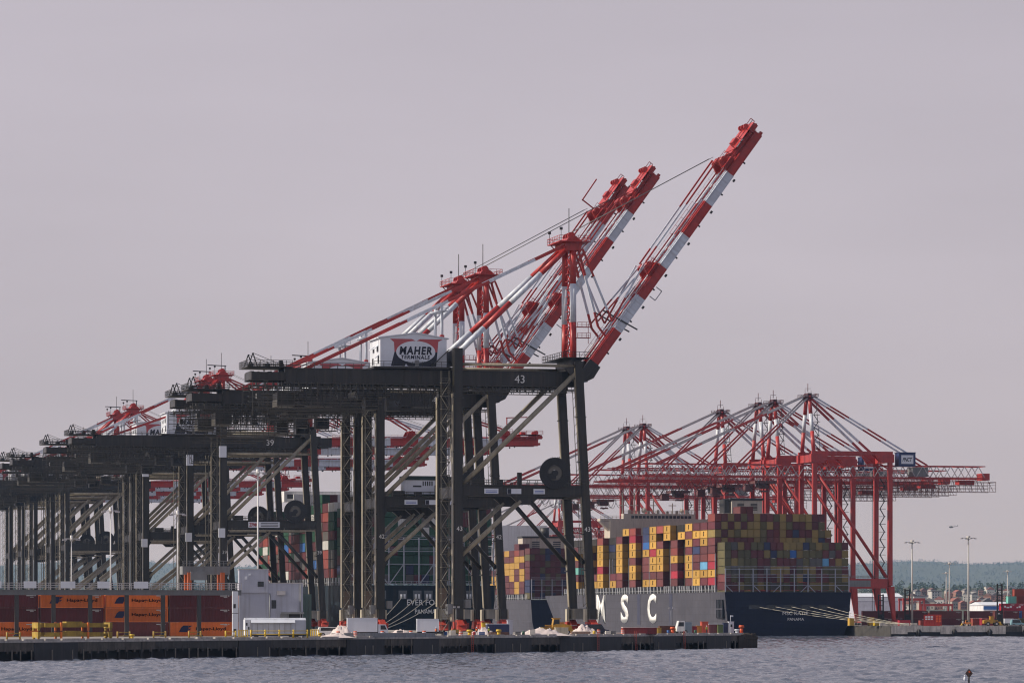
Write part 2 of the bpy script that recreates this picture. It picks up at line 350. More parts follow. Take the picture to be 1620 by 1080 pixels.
    # girders with walkways
    for sv in (-1, 1):
        def gird(mb, sv=sv):
            mb.box(-68.5, -2.4, sv*4-0.7, sv*4+0.7, 55.0, 58.2)
            for x in range(-66, -3, 4): mb.box(x, x+0.15, sv*4-0.78, sv*4+0.78, 55.02, 58.18)
            mb.box(-68.5, -2.4, sv*4-0.85, sv*4+0.85, 58.2, 58.35)
            mb.box(-76, -68.5, sv*4-0.55, sv*4+0.55, 55.6, 57.4)
        g = P(f'gird{sv}', 'girder', OLIVE, gird)
        def walk(mb, sv=sv):
            y0, y1 = (sv*4.85, sv*5.95)
            mb.box(-76, -2.4, min(y0, y1), max(y0, y1), 53.7, 53.82)
            mb.rail((-76, sv*5.95, 53.8), (-2.4, sv*5.95, 53.8), 1.15, 1.5, 0.1)
            for x in np.arange(-75, -3, 2.0): mb.beam((x, sv*4.6, 55.1), (x, sv*5.6, 53.8), 0.13, 0.13)
            mb.box(-76, -2.4, sv*4-0.15, sv*4+0.15, 54.1, 54.4)
            for x in np.arange(-75, -3, 1.9): mb.box(x, x+0.35, sv*4-0.3, sv*4+0.3, 54.4, 55.0)
        P(f'gwalk{sv}', 'walkway', mat('gallery_steel', (0.050, 0.047, 0.039)), walk, parent=g)
        P(f'grail{sv}', 'railing', MATS['gallery_steel'], lambda mb, sv=sv: mb.rail((-76, sv*4.75, 58.35), (-48, sv*4.75, 58.35), 1.2, 1.7, 0.09), parent=g)
    def rear(mb):
        mb.box(-77, -67, -5.6, 5.6, 58.4, 58.6)
        for a, b in (((-77,-5.6),(-67,-5.6)), ((-77,5.6),(-67,5.6)), ((-77,-5.6),(-77,5.6))): mb.rail((*a, 58.6), (*b, 58.6), 1.3, 1.3, 0.1, bars=3)
    rp = P('rear', 'rear_platform', OLIVE, rear)
    for y in (-3, 3):
        P(f'aframe{y}', 'rope_frame', OLIVE, lambda mb, y=y: (mb.beam((-76.4, y, 58.6), (-75.4, y, 61.6), 0.22, 0.22), mb.beam((-74.4, y, 58.6), (-75.4, y, 61.6), 0.22, 0.22), mb.beam((-75.4, y, 61.6), (-68, y, 58.7), 0.10, 0.10)), parent=rp)
    P('winch', 'rope_drum', OLIVE, lambda mb: (mb.tube((-75.5, -2.4, 59.1), (-75.5, 2.4, 59.1), 0.4, 10), mb.box(-75.8, -75.2, -2.6, 2.6, 58.6, 58.8)), parent=rp)
    P('rbox1', 'machinery_box', OLIVE, lambda mb: mb.box(-72.5, -71.4, -2, 1.0, 58.6, 59.4), parent=rp)
    P('rbox2', 'machinery_box', OLIVE, lambda mb: mb.box(-69.8, -69.0, -4.6, -3.6, 58.6, 59.9), parent=rp)
    for x in (-76, -72, -60, -50, -40, -20, -10): P(f'gx{x}', 'girder_tie', OLIVE, lambda mb, x=x: mb.box(x, x+0.8, -3.3, 3.3, 55.8, 57.6))
    def gallery(mb):
        rs = random.Random(8)
        for y in (-6.2, 6.2):
            x = -76.0
            while x < -45:
                mb.beam((x, y, rs.choice((47.6, 49.2, 50.8))), (x, y, 55.2), 0.11, 0.11); x += rs.uniform(0.9, 1.9)
        for z, x0, x1 in ((53.0, -76, -44), (51.9, -76, -46), (50.6, -75, -47), (49.3, -73, -50), (47.8, -71, -53)):
            for y in (-6.2, 6.2): mb.beam((x0, y, z), (x1, y, z), 0.12, 0.14)
            mb.box(x0+1, x1-1, -6.2, -5.2, z-0.5, z-0.42); mb.box(x0+1, x1-1, 5.2, 6.2, z-0.5, z-0.42)
        for x in np.arange(-75, -48, 4.5): mb.beam((x, -6.2, 49.3), (x+2.2, -6.2, 53.0), 0.09, 0.09); mb.box(x, x+rs.uniform(0.8, 2.2), -5.9, -4.0, 51.5, 52.6)
        mb.box(-70, -66, -3, 3, 50.0, 53.0)
    P('gallery', 'service_gallery', mat('gallery_steel', (0.050, 0.047, 0.039), 0.45, var=0.35, streak=0.4, streak_col=(0.10, 0.085, 0.06)), gallery)
    # hanging service platforms and cable loops below the girders
    def fest(mb):
        rs = random.Random(3)
        x = -66.0
        while x < -34:
            wv = rs.uniform(1.2, 2.6); dp = rs.uniform(1.6, 4.4)
            pts = [Vector((x + wv*k/8, -6.3, 53.6 - dp*(1-(2*k/8-1)**2))) for k in range(9)]
            mb.path(pts, 0.06, 4); x += wv
    P('fest', 'festoon_cable', BLACK, fest)
    for x0, x1, zb in ((-64, -58, 49.9), (-40, -35.5, 50.0)):
        def scaf(mb, x0=x0, x1=x1, zb=zb):
            mb.box(x0, x1, -6.2, -3.2, zb, zb+0.15)
            for x in (x0, (x0+x1)/2, x1): mb.beam((x, -6.2, zb), (x, -6.2, 55.2), 0.14, 0.14); mb.beam((x, -3.2, zb), (x, -3.2, 55.0), 0.14, 0.14)
            mb.beam((x0, -6.2, zb), (x1, -6.2, 53.6), 0.1, 0.1); mb.rail((x0, -6.2, zb+0.1), (x1, -6.2, zb+0.1), 1.1, 1.2, 0.08)
        P(f'scaf{x0}', 'hanging_platform', OLIVE, scaf)
    # trolley and cab
    tr = P('trolley', 'trolley', OLIVE, lambda mb: (mb.box(-52.5, -45, -5.0, 5.0, 52.3, 53.5), [mb.box(x, x+0.9, y-0.5, y+0.5, 53.5, 54.1) for x in (-52, -46.6) for y in (-4, 4)], mb.box(-50, -47, -2, 2, 49.6, 52.3)))
    P('cab', 'operator_cab', [OLIVE, WINDOW], lambda mb: (mb.box(-45, -41.8, -1.4, 1.4, 49.4, 52.0), mb.box(-41.78, -41.7, -1.2, 1.2, 49.8, 51.8, 1), mb.box(-44.6, -42.2, -1.47, -1.41, 50.2, 51.7, 1)), parent=tr)
    # machine house with the painted emblem
    def house(mb):
        x0, x1, xm = -47.4, -32.4, -39.4
        pts = [(x0, -5.5, 58.9), (x1, -5.5, 58.9), (x1, -5.5, 65.2), (xm, -5.5, 66.3), (x0, -5.5, 65.2)]
        mb.prism(pts, (0, 11, 0))
    h = P('house', 'machine_house', HOUSEW, house)
    P('roof', 'roof', HOUSEW, lambda mb: (mb.prism([(-47.9, -5.8, 65.17), (-39.4, -5.8, 66.33), (-39.4, -5.8, 66.55), (-47.9, -5.8, 65.38)], (0, 11.6, 0)), mb.prism([(-31.9, -5.8, 65.15), (-31.9, -5.8, 65.35), (-39.38, -5.8, 66.55), (-39.38, -5.8, 66.33)], (0, 11.6, 0))), parent=h)
    P('hbase', 'base_platform', OLIVE, lambda mb: (mb.box(-49, -31.6, -6.6, 6.6, 58.45, 58.88), mb.rail((-49, -6.6, 58.9), (-31.6, -6.6, 58.9), 1.1, 2.0, 0.08), mb.beam((-36, -6.2, 59.0), (-32.0, -6.2, 62.8), 0.9, 0.15)), parent=h)
    def vents(mb):
        for y, z, wd, hh in ((-2.5, 62.4, 1.6, 1.2), (1.8, 62.4, 1.6, 1.2), (-3.4, 59.6, 1.2, 1.9), (2.6, 59.7, 1.5, 1.4)):
            mb.box(-47.46, -47.40, y-wd/2, y+wd/2, z, z+hh)
    P('vents', 'vent', DARK, vents, parent=h)
    def hood(mb):
        for y, z in ((-2.5, 63.7), (1.8, 63.7), (-3.4, 61.6)):
            mb.prism([(-47.42, y-0.9, z), (-48.3, y-0.9, z-0.7), (-48.3, y-0.9, z-0.85), (-47.42, y-0.9, z-0.2)], (0, 1.8, 0))
    P('hood', 'vent_hood', HOUSEW, hood, parent=h)
    YF = -5.53
    def mtop(mb):   # red upper half of the emblem's broad letter
        mb.prism([(-45.2, YF, 65.05), (-40.3, YF, 65.05), (-39.3, YF, 64.6), (-38.4, YF, 65.05), (-33.3, YF, 65.05), (-34.3, YF, 64.5), (-34.5, YF, 62.2), (-44.2, YF, 62.2), (-44.3, YF, 64.3)], (0, 0.02, 0))
    P('mtop', 'emblem_top', LOGORED, mtop, parent=h)
    def mlow(mb):
        mb.prism([(-44.2, YF, 62.18), (-34.5, YF, 62.18), (-34.8, YF, 59.05), (-38.6, YF, 59.05), (-41.2, YF, 59.05), (-41.6, YF, 59.7), (-41.9, YF, 59.05), (-45.0, YF, 59.05)], (0, 0.02, 0))
    P('mlow', 'emblem_base', LOGONAVY, mlow, parent=h)
    P('mell', 'emblem_oval', HOUSEW, lambda mb: mb.prism([(-39.4+4.42*math.cos(2*math.pi*k/40), YF-0.03, 62.2+2.43*math.sin(2*math.pi*k/40)) for k in range(40)], (0, 0.025, 0)), parent=h)
    letters('lettering', h, (-39.4, YF-0.06, 62.5), 0, 'MAHER', 1.8, LOGONAVY, width=7.4, bold=0.042, shear=0.14, space=1.2)
    letters('lettering', h, (-39.5, YF-0.06, 61.05), 0, 'TERMINALS', 0.85, LOGONAVY, width=6.5, bold=0.03, shear=0.14, space=1.2)
    P('hdoor', 'cabinet_box', GREY, lambda mb: mb.box(-39.6, -38.8, -6.2, -5.62, 58.9, 60.4), parent=h)
    # mast
    za = apex
    for sv in (-1, 1):
        P(f'mastf{sv}{za}', 'mast_leg', [CRED, CWHITE], lambda mb, sv=sv: banded(mb, (-3.0, sv*4.0, 61.2), (-3.0, sv*3.4, za-1.5), (0.33, 0.67), lambda a, b, m: mb.tube(a, b, 0.72, 14, m)))
        P(f'mastr{sv}{za}', 'mast_leg', [CRED, CWHITE], lambda mb, sv=sv: banded(mb, (-3.8, sv*3.0, za-1.5), (-29.9, sv*7.4, 62.4), (0.26, 0.54, 0.78), lambda a, b, m: mb.tube(a, b, 0.62, 14, m)))
        P(f'back{sv}{za}', 'backstay', [CRED, CWHITE], lambda mb, sv=sv: banded(mb, (-4.6, sv*3.2, za-1.2), (-63.3, sv*4.0, 58.4), (0.12, 0.30, 0.46, 0.62), lambda a, b, m: mb.beam(a, b, 0.34, 0.62, m)))
    def head(mb):
        mb.prism([(-4.6, -4.2, za-2.4), (-1.4, -4.2, za-2.4), (-0.9, -4.2, za-0.4), (-2.4, -4.2, za+0.8), (-4.0, -4.2, za+0.6), (-5.2, -4.2, za-0.9)], (0, 8.4, 0))
        mb.box(-6.6, 0.6, -5.6, 5.6, za-0.6, za-0.4)
        for a, b in (((-6.6,-5.6),(0.6,-5.6)), ((-6.6,5.6),(0.6,5.6)), ((-6.6,-5.6),(-6.6,5.6)), ((0.6,-5.6),(0.6,5.6))): mb.rail((*a, za-0.4), (*b, za-0.4), 1.2, 1.4, 0.09)
        for y in (-4, 4): mb.beam((-6.3, y, za-0.5), (-4.4, y, za-2.6), 0.2, 0.2); mb.beam((0.4, y, za-0.5), (-1.6, y, za-2.6), 0.2, 0.2)
        for y in (-2.2, 0, 2.2): mb.ring((-3.0, y, za+1.0), 0.1, 0.9, -0.25, 0.25, 14)
    hd = P(f'head{za}', 'mast_head', CRED, head)
    P(f'ant{za}', 'antenna', DARK, lambda mb: (mb.tube((-3, 0, za+0.6), (-3, 0, za+7.4), 0.10, 5), [mb.beam((-6.2, y, za-0.4), (-6.2, y, za+2.2), 0.1, 0.1) for y in (-5.4, 5.2)], [mb.box(-6.5, -5.9, y-0.25, y+0.25, za+2.0, za+2.6) for y in (-5.4, 5.2)]), parent=hd)
    if not boom_up:
        P(f'hjib{za}', 'service_jib', DARK, lambda mb: (mb.beam((-1.2, 3, za), (-1.2, 3, za+3.2), 0.3, 0.3), mb.beam((-0.8, 3, za+3.1), (-7.4, 3, za+3.3), 0.3, 0.3)), parent=hd)
    def ladder(mb):
        for y in (-1.2, 1.2): mb.beam((-3, y, 61.2), (-3, y, za-2.4), 0.18, 0.18)
        z = 62.0; sd = 1
        while z < za-4: mb.beam((-3, -1.2*sd, z), (-3, 1.2*sd, z+1.7), 0.3, 0.16); mb.box(-3.5, -2.5, -1.3, 1.3, z-0.1, z); z += 1.7; sd = -sd
        for z in (66.0, 68.4): mb.box(-2.4, 0.6, -5.4, -3.6, z, z+0.12); mb.rail((-2.4, -5.4, z), (0.6, -5.4, z), 1.1, 1.0, 0.09); mb.beam((0.5, -3.7, z-1.2), (0.5, -3.7, z+1.0), 0.12, 0.12)
    P(f'mlad{za}', 'mast_ladder', CRED, ladder)
    def post(mb):
        zt = 58.4 + (za-1.2-58.4)*(63.3-33)/58.7
        for y in (-3.4, 3.4): mb.tube((-33.0, y, 66.2), (-33.0, y, zt-0.3), 0.34, 8, 1); mb.beam((-33, y, 63), (-33, y, 66.2), 0.9, 0.9, 0)
        mb.box(-34.2, -31.8, -4.6, 4.6, zt-1.6, zt-1.45, 1); mb.rail((-34.2, -4.6, zt-1.45), (-31.8, -4.6, zt-1.45), 1.1, 1.1, 0.09, 1); mb.rail((-34.2, 4.6, zt-1.45), (-31.8, 4.6, zt-1.45), 1.1, 1.1, 0.09, 1)
    P(f'post{za}', 'stay_support', [CRED, CWHITE], post)
    P('topdeck', 'top_platform', OLIVE, lambda mb: (mb.box(-6.8, -0.6, -9.6, 9.6, 61.2, 61.35), mb.rail((-6.8, -9.6, 61.35), (-0.6, -9.6, 61.35), 1.2, 1.2, 0.1), mb.rail((-6.8, 9.6, 61.35), (-0.6, 9.6, 61.35), 1.2, 1.2, 0.1), mb.rail((-6.8, -9.6, 61.35), (-6.8, 9.6, 61.35), 1.2, 1.6, 0.1),
                                         [mb.tube((-2.6, y, 57.2), (0.1, y, 57.2), 0.5, 8) for y in (-4, 4)], mb.box(-3.6, 0.0, -5.2, -2.9, 56.2, 58.6), mb.box(-3.6, 0.0, 2.9, 5.2, 56.2, 58.6)))
    # boom
    ang = R(53.7) if boom_up else R(0.4)
    bm = P('boom', 'boom', [OLIVE, CRED, CWHITE], lambda mb: [mb.box(x, x+0.9, -2.5, 2.5, -0.4, 0.9, 0 if x < 4 else (1 if int(x/9+0.5) % 2 else 2)) for x in (1.5, 9, 18, 27, 36, 45, 54, 62, 68)], loc=(-0.7, 0, 57.2), rot=(0, -ang, 0))
    for sv in (-1, 1):
        def bgd(mb, sv=sv):
            for a, b, m in BANDS:
                hh = 1.08 if b < 60 else 1.0
                mb.box(a, b, sv*2.7-0.6, sv*2.7+0.6, -hh, hh, m)
                mb.box(a, b, sv*2.7-0.75, sv*2.7+0.75, -hh-0.14, -hh, m)
            mb.prism([(0, sv*2.7-0.66, -1.25), (4.4, sv*2.7-0.66, -1.25), (4.4, sv*2.7-0.66, -1.9), (1.5, sv*2.7-0.66, -2.1), (-1.2, sv*2.7-0.66, -0.6), (-1.2, sv*2.7-0.66, 0.6)], (0, 1.32, 0), 0)
            for x in range(8, 69, 9): mb.tube((x, sv*3.2, -1.2), (x, sv*3.2, -1.7), 0.2, 8, 0)
        bgo = P(f'bgd{sv}', 'boom_girder', [OLIVE, CRED, CWHITE], bgd, parent=bm)
        def bwalk(mb, sv=sv):
            for a, b, m in BANDS[1:]:
                mb.box(a, b, sv*3.6-0.3, sv*3.6+0.3, 0.75, 0.83, m)
                mb.rail((a, sv*3.9, 0.83), (b, sv*3.9, 0.83), 1.1, 1.9, 0.07, m)
                mb.tube((a, sv*2.7, 1.45), (b, sv*2.7, 1.45), 0.16, 6, 3-m if m else 0)
        P(f'bwalk{sv}', 'walkway', [OLIVE, CRED, CWHITE], bwalk, parent=bgo)
        def links(mb, sv=sv):   # stay bars lying along the boom
            if boom_up:
                banded(mb, (30, sv*2.6, 3.6), (59.5, sv*2.6, 3.9), (0.15, 0.55), lambda a, b, m: mb.beam(a, b, 0.3, 0.36, 1+m))
                banded(mb, (12.5, sv*2.9, 4.6), (29.6, sv*2.9, 3.2), (0.42,), lambda a, b, m: mb.beam(a, b, 0.3, 0.34, 1+m))
        if boom_up: P(f'links{sv}', 'stay_bar', [OLIVE, CRED, CWHITE], links, parent=bm)
    for x, hh in ((29.6, 3.3), (59.5, 3.5)):
        def brk(mb, x=x, hh=hh):
            for y in (-2.7, 2.7): mb.prism([(x-2.0, y-0.35, 1.05), (x+2.0, y-0.35, 1.05), (x+0.8, y-0.35, hh), (x-0.8, y-0.35, hh)], (0, 0.7, 0))
            mb.tube((x, -3.8, hh-0.3), (x, 3.8, hh-0.3), 0.42, 10); mb.box(x-0.4, x+1.0, -2.7, 2.7, hh-0.9, hh-0.2)
            mb.box(x-1.6, x+1.6, -4.3, -2.6, hh-1.5, hh-1.4); mb.rail((x-1.8, -4.3, hh-1.4), (x+1.8, -4.3, hh-1.4), 1.2, 0.7, 0.09); mb.rail((x-1.8, -3.6, hh-1.0), (x+1.8, -3.6, hh-1.0), 1.5, 0.8, 0.08)
        P(f'brk{x}', 'stay_bracket', CRED, brk, parent=bm)
    def tip(mb):
        mb.box(61.0, 71.0, -3.2, -2.6, 1.3, 1.75); mb.box(61.0, 71.0, 2.6, 3.2, 1.3, 1.75); [mb.beam((x, y, 0.9), (x+1.0, y, 1.8), 0.16, 0.16) for x in range(61, 70, 2) for y in (-2.9, 2.9)]; mb.box(68.8, 70.8, -3.3, -2.1, 1.0, 2.2); mb.box(68.8, 70.8, 2.1, 3.3, 1.0, 2.2)
        mb.box(67.5, 70.6, -2.1, 2.1, 1.3, 2.1); mb.box(63.0, 70.8, -4.3, 4.3, 2.35, 2.43)
        for y in (-4.3,): mb.rail((63.0, y, 2.43), (70.8, y, 2.43), 1.1, 2.6, 0.13, bars=2)
        mb.box(62.2, 64.0, -2.6, 2.6, 1.2, 2.3)
        for y in (-2, 0, 2): mb.ring((69.3, y, 3.0), 0.1, 0.6, -0.2, 0.2, 12)
        mb.box(64.5, 66.0, -1.6, 1.0, 2.45, 3.3); mb.box(69.5, 70.2, -3.3, -2.1, -0.9, -0.2)
    P('tip', 'boom_tip', CRED, tip, parent=bm)
    if not boom_up or jib: P('bjib', 'service_jib', CRED, lambda mb: (mb.beam((59.5, -3.6, 3.8), (59.5, -3.6, 7.6), 0.3, 0.3), mb.beam((59.3, -3.6, 7.5), (66.0, -3.6, 7.7), 0.3, 0.3)), parent=bm)
    P('lamps', 'floodlight', DARK, lambda mb: [mb.box(x-0.3, x+0.3, -4.5, -4.0, -1.9, -1.45) for x in (12, 21, 30, 39, 48, 57)], parent=bm)
    P('bframe', 'maintenance_frame', PLIGHT, lambda mb: (mb.beam((24.0, -4.2, -1.4), (24.0, -4.2, -3.0), 0.2, 0.2), mb.beam((26.6, -4.2, -1.4), (26.6, -4.2, -3.0), 0.2, 0.2), mb.beam((24.0, -4.2, -3.0), (26.6, -4.2, -3.0), 0.2, 0.2)), parent=bm)
    # forestays
    def on_boom(d, h): return Vector((-0.9 + d*math.cos(ang) - h*math.sin(ang), 0, 57.4 + d*math.sin(ang) + h*math.cos(ang)))
    if boom_up:
        for sv in (-1, 1):
            def fs1(mb, sv=sv):
                a = Vector((-1.6, sv*2.8, za-2)); b = Vector((2.2, sv*2.8, 72.0)); c = Vector((3.0, sv*2.8, 68.8)); d = Vector((5.6, sv*2.8, 65.6))
                banded(mb, a, b, (0.42,), lambda p, q, m: mb.beam(p, q, 0.42, 0.5, m)); mb.beam(b, c, 0.4, 0.5, 0); mb.beam(c, d, 0.35, 0.45, 0)
            P(f'fs1{sv}{za}', 'forestay', [CRED, CWHITE], fs1)
            def fs2(mb, sv=sv):
                a = Vector((-0.8, sv*3.6, za-2)); b = Vector((5.0, sv*3.6, 72.4)); c = Vector((6.2, sv*3.4, 70.0)); e = on_boom(29.4, 3.6); e.y = sv*3.4
                banded(mb, a, b, (0.45,), lambda p, q, m: mb.beam(p, q, 0.34, 0.42, m)); mb.beam(b, c, 0.34, 0.4, 0)
                banded(mb, c, e, (0.4,), lambda p, q, m: mb.beam(p, q, 0.3, 0.4, m))
            P(f'fs2{sv}{za}', 'forestay', [CRED, CWHITE], fs2)
        P(f'fsf{za}', 'stay_frame', DARK, lambda mb: [mb.beam((4.0, y, 72.4), (12.0, y, 68.2), 0.22, 0.3) for y in (-3.4, 3.4)])
    else:
        for sv in (-1, 1):
            for dd, k, cuts in ((29.6, 'i', (0.3, 0.62)), (59.5, 'o', (0.2, 0.42, 0.66, 0.85))):
                e = on_boom(dd, 3.5); e.y = sv*3.2
                P(f'fsd{k}{sv}{za}', 'forestay', [CRED, CWHITE], lambda mb, e=e, cuts=cuts, sv=sv: banded(mb, (-1.6, sv*3.2, za-1.4), e, cuts, lambda p, q, m: mb.beam(p, q, 0.32, 0.5, m)))
    for sv in (-1, 1):
        e = on_boom(59.0, 4.6); e.y = sv*1.6
        P(f'rope{boom_up}{sv}{za}', 'hoist_rope', WIRE, lambda mb, e=e, sv=sv: mb.tube((-3.0, sv*1.6, za+1.7), e, 0.055, 5))
    # cable reel on the portal beam
    C = (-8.7, -9.4, 35.6)
    rl = P('reel', 'cable_reel', BLACK, lambda mb: (mb.ring(C, 1.75, 3.45, -0.28, 0.28, 48), mb.box(-9.3, -8.1, -9.2, -8.7, 32.85, 35.2)))
    P('spokes', 'reel_spokes', DARK, lambda mb: [mb.beam((C[0]+1.5*math.cos(t), C[1]-0.33, C[2]+1.5*math.sin(t)), (C[0]+3.6*math.cos(t), C[1]-0.33, C[2]+3.6*math.sin(t)), 0.09, 0.09, up=(0,1,0)) for t in np.arange(0, 2*math.pi, 2*math.pi/40)], parent=rl)
    P('rhub', 'reel_hub', [mat('hub_beige', (0.16, 0.15, 0.13), 0.6), BLACK], lambda mb: (mb.ring(C, 0.75, 1.7, -0.12, 0.12, 28), mb.tube((C[0], C[1]-0.5, C[2]), (C[0], C[1]+0.5, C[2]), 0.7, 14, 1), mb.box(C[0]-1.6, C[0]+0.2, C[1]-0.4, C[1]-0.2, C[2]-1.3, C[2]-0.1, 1)), parent=rl)
    P('pcab', 'portal_cabinet', [GREY, OLIVE], lambda mb: (mb.box(-16.9, -16.0, -8.6, -7.6, 32.9, 35.7, 1), mb.box(-27.5, -24.5, -8.6, -7.3, 32.9, 34.3, 1), mb.box(-22.0, -20.2, -8.4, -7.5, 32.9, 34.0, 1)))
    # sign plates
    if signs == 'z':
        sg = P('signz', 'sign_plate', HOUSEW, lambda mb: mb.box(-23.0, -13.4, -8.83, -8.76, 30.7, 32.4))
        letters('lettering', sg, (-21.3, -8.86, 31.55), 0, 'ZPMC', 1.1, LOGORED, width=2.9, bold=0.03)
        P('signzm', 'sign_print', DARK, lambda mb: [mb.box(-19.2, -13.8, -8.86, -8.835, 31.0+j*0.45, 31.2+j*0.45) for j in range(3)], parent=sg)
    for x0, wd, k in ((-24.6, 3.2, 'a'), (-19.4, 3.2, 'b'), (-13.4, 2.6, 'c')) if signs == 'a' else ():
        sg = P('sign'+k, 'sign_plate', HOUSEW, lambda mb, x0=x0, wd=wd: mb.box(x0, x0+wd, -8.83, -8.76, 30.95, 32.1))
        if k == 'b': P('signm', 'sign_mark', LOGONAVY, lambda mb: mb.box(-19.35, -18.5, -8.86, -8.835, 31.0, 32.05), parent=sg)
        else: P('signm'+k, 'sign_mark', mat('sign_blue', (0.10, 0.16, 0.42), 0.5), lambda mb, x0=x0, wd=wd: [mb.box(x0+0.3, x0+wd-0.3, -8.86, -8.835, 31.2+j*0.35, 31.35+j*0.35) for j in range(2)], parent=sg)
    # stair tower beside the land leg
    STAIRM = mat('stair_grey', (0.125, 0.115, 0.092), 0.5, var=0.25)
    def stair(mb, u=-33.3, v=-8.0, z0=0.2, z1=58.0):
        for a in (-0.9, 0.9):
            for b in (-0.7, 0.7): mb.beam((u+a, v+b, z0), (u+a, v+b, z1), 0.09, 0.09)
        z = z0; sd = 1
        while z < z1-3:
            mb.beam((u-0.9*sd, v-0.45*sd, z), (u+0.9*sd, v-0.45*sd, z+2.9), 0.6, 0.10, up=(0,0,1))
            mb.beam((u-0.9*sd, v-0.75, z+1), (u+0.9*sd, v-0.75, z+3.9), 0.07, 0.07)
            mb.box(u-1.0, u+1.0, v-0.8, v+0.8, z+2.85, z+2.95); mb.rail((u-1.0, v-0.8, z+2.95), (u+1.0, v-0.8, z+2.95), 1.0, 1.0, 0.06)
            z += 2.9; sd = -sd
    if not boom_up: P('riser', 'cable_riser', STAIRM, lambda mb: ([mb.tube((x, 6.6, 5.6), (x, 6.6, 53.0), 0.11, 6) for x in (-33.6, -32.7)], [mb.beam((-33.6, 6.6, z), (-32.7, 6.6, z+1.4), 0.07, 0.07) for z in np.arange(6, 52, 1.9)]))
    P('lift', 'lift_mast', STAIRM, lambda mb: ([mb.beam((-4.6+a+3.0*(1-z/57), -8.6, z), (-4.6+a+3.0*(1-(z+8)/57), -8.6, z+8), 0.12, 0.12) for a in (0, 0.9) for z in range(6, 54, 8)], [mb.beam((-4.6+3.0*(1-z/57), -8.6, z), (-3.7+3.0*(1-z/57), -8.6, z+1), 0.08, 0.08) for z in range(6, 57, 2)]))
    if ehouse:
        eh = P('ehs', 'electrical_house', HOUSEW, lambda mb: (mb.box(-24.0, -16.4, -6.4, -1.5, 33.6, 37.0), mb.tube((-24.0, -5.6, 33.6), (-24.0, -5.6, 37.0), 0.8, 12)))
        P('ehg', 'roof', mat('ehouse_green', (0.012, 0.035, 0.032), 0.5), lambda mb: mb.box(-24.3, -16.2, -6.6, -1.3, 37.0, 38.0), parent=eh)
        P('ehb', 'base_trim', mat('ehouse_green', (0.012, 0.035, 0.032), 0.5), lambda mb: mb.box(-23.4, -16.3, -6.5, -1.4, 33.1, 33.58), parent=eh)
        P('ehl', 'louvre', DARK, lambda mb: [mb.box(-19.6+q*0.55, -19.3+q*0.55, -6.46, -6.41, 35.6, 36.7) for q in range(5)], parent=eh)
        P('ehm', 'marking', DARK, lambda mb: mb.box(-22.0, -19.9, -6.46, -6.41, 35.3, 35.7), parent=eh)
    P('stair', 'stair_tower', STAIRM or mat('stair_grey', (0.10, 0.095, 0.08), 0.5, var=0.2), stair)
    if panels:
        P('panels', 'leg_light_box', HOUSEW, lambda mb: (mb.box(-32.0, -29.8, -9.6, -9.05, 51.8, 55.2), mb.box(-32.2, -30.2, -9.6, -9.05, 27.6, 30.4)))
        P('panelcap', 'lamp_bracket', DARK, lambda mb: (mb.box(-31.6, -30.2, -9.5, -8.96, 55.25, 56.2), mb.box(-31.4, -30.6, -9.04, -8.96, 52, 55)))
    if number:
        letters('number', root, (-15.6, -4.83, 56.6), 0, number, 1.75, NUMW, bold=0.0)
        letters('number', root, (-30.3, -9.02, 23.2), 0, number, 1.0, NUMW, bold=0.0)
        letters('number', root, (-1.1, -8.98, 23.2), 0, number, 1.0, NUMW, bold=0.0)
    return root
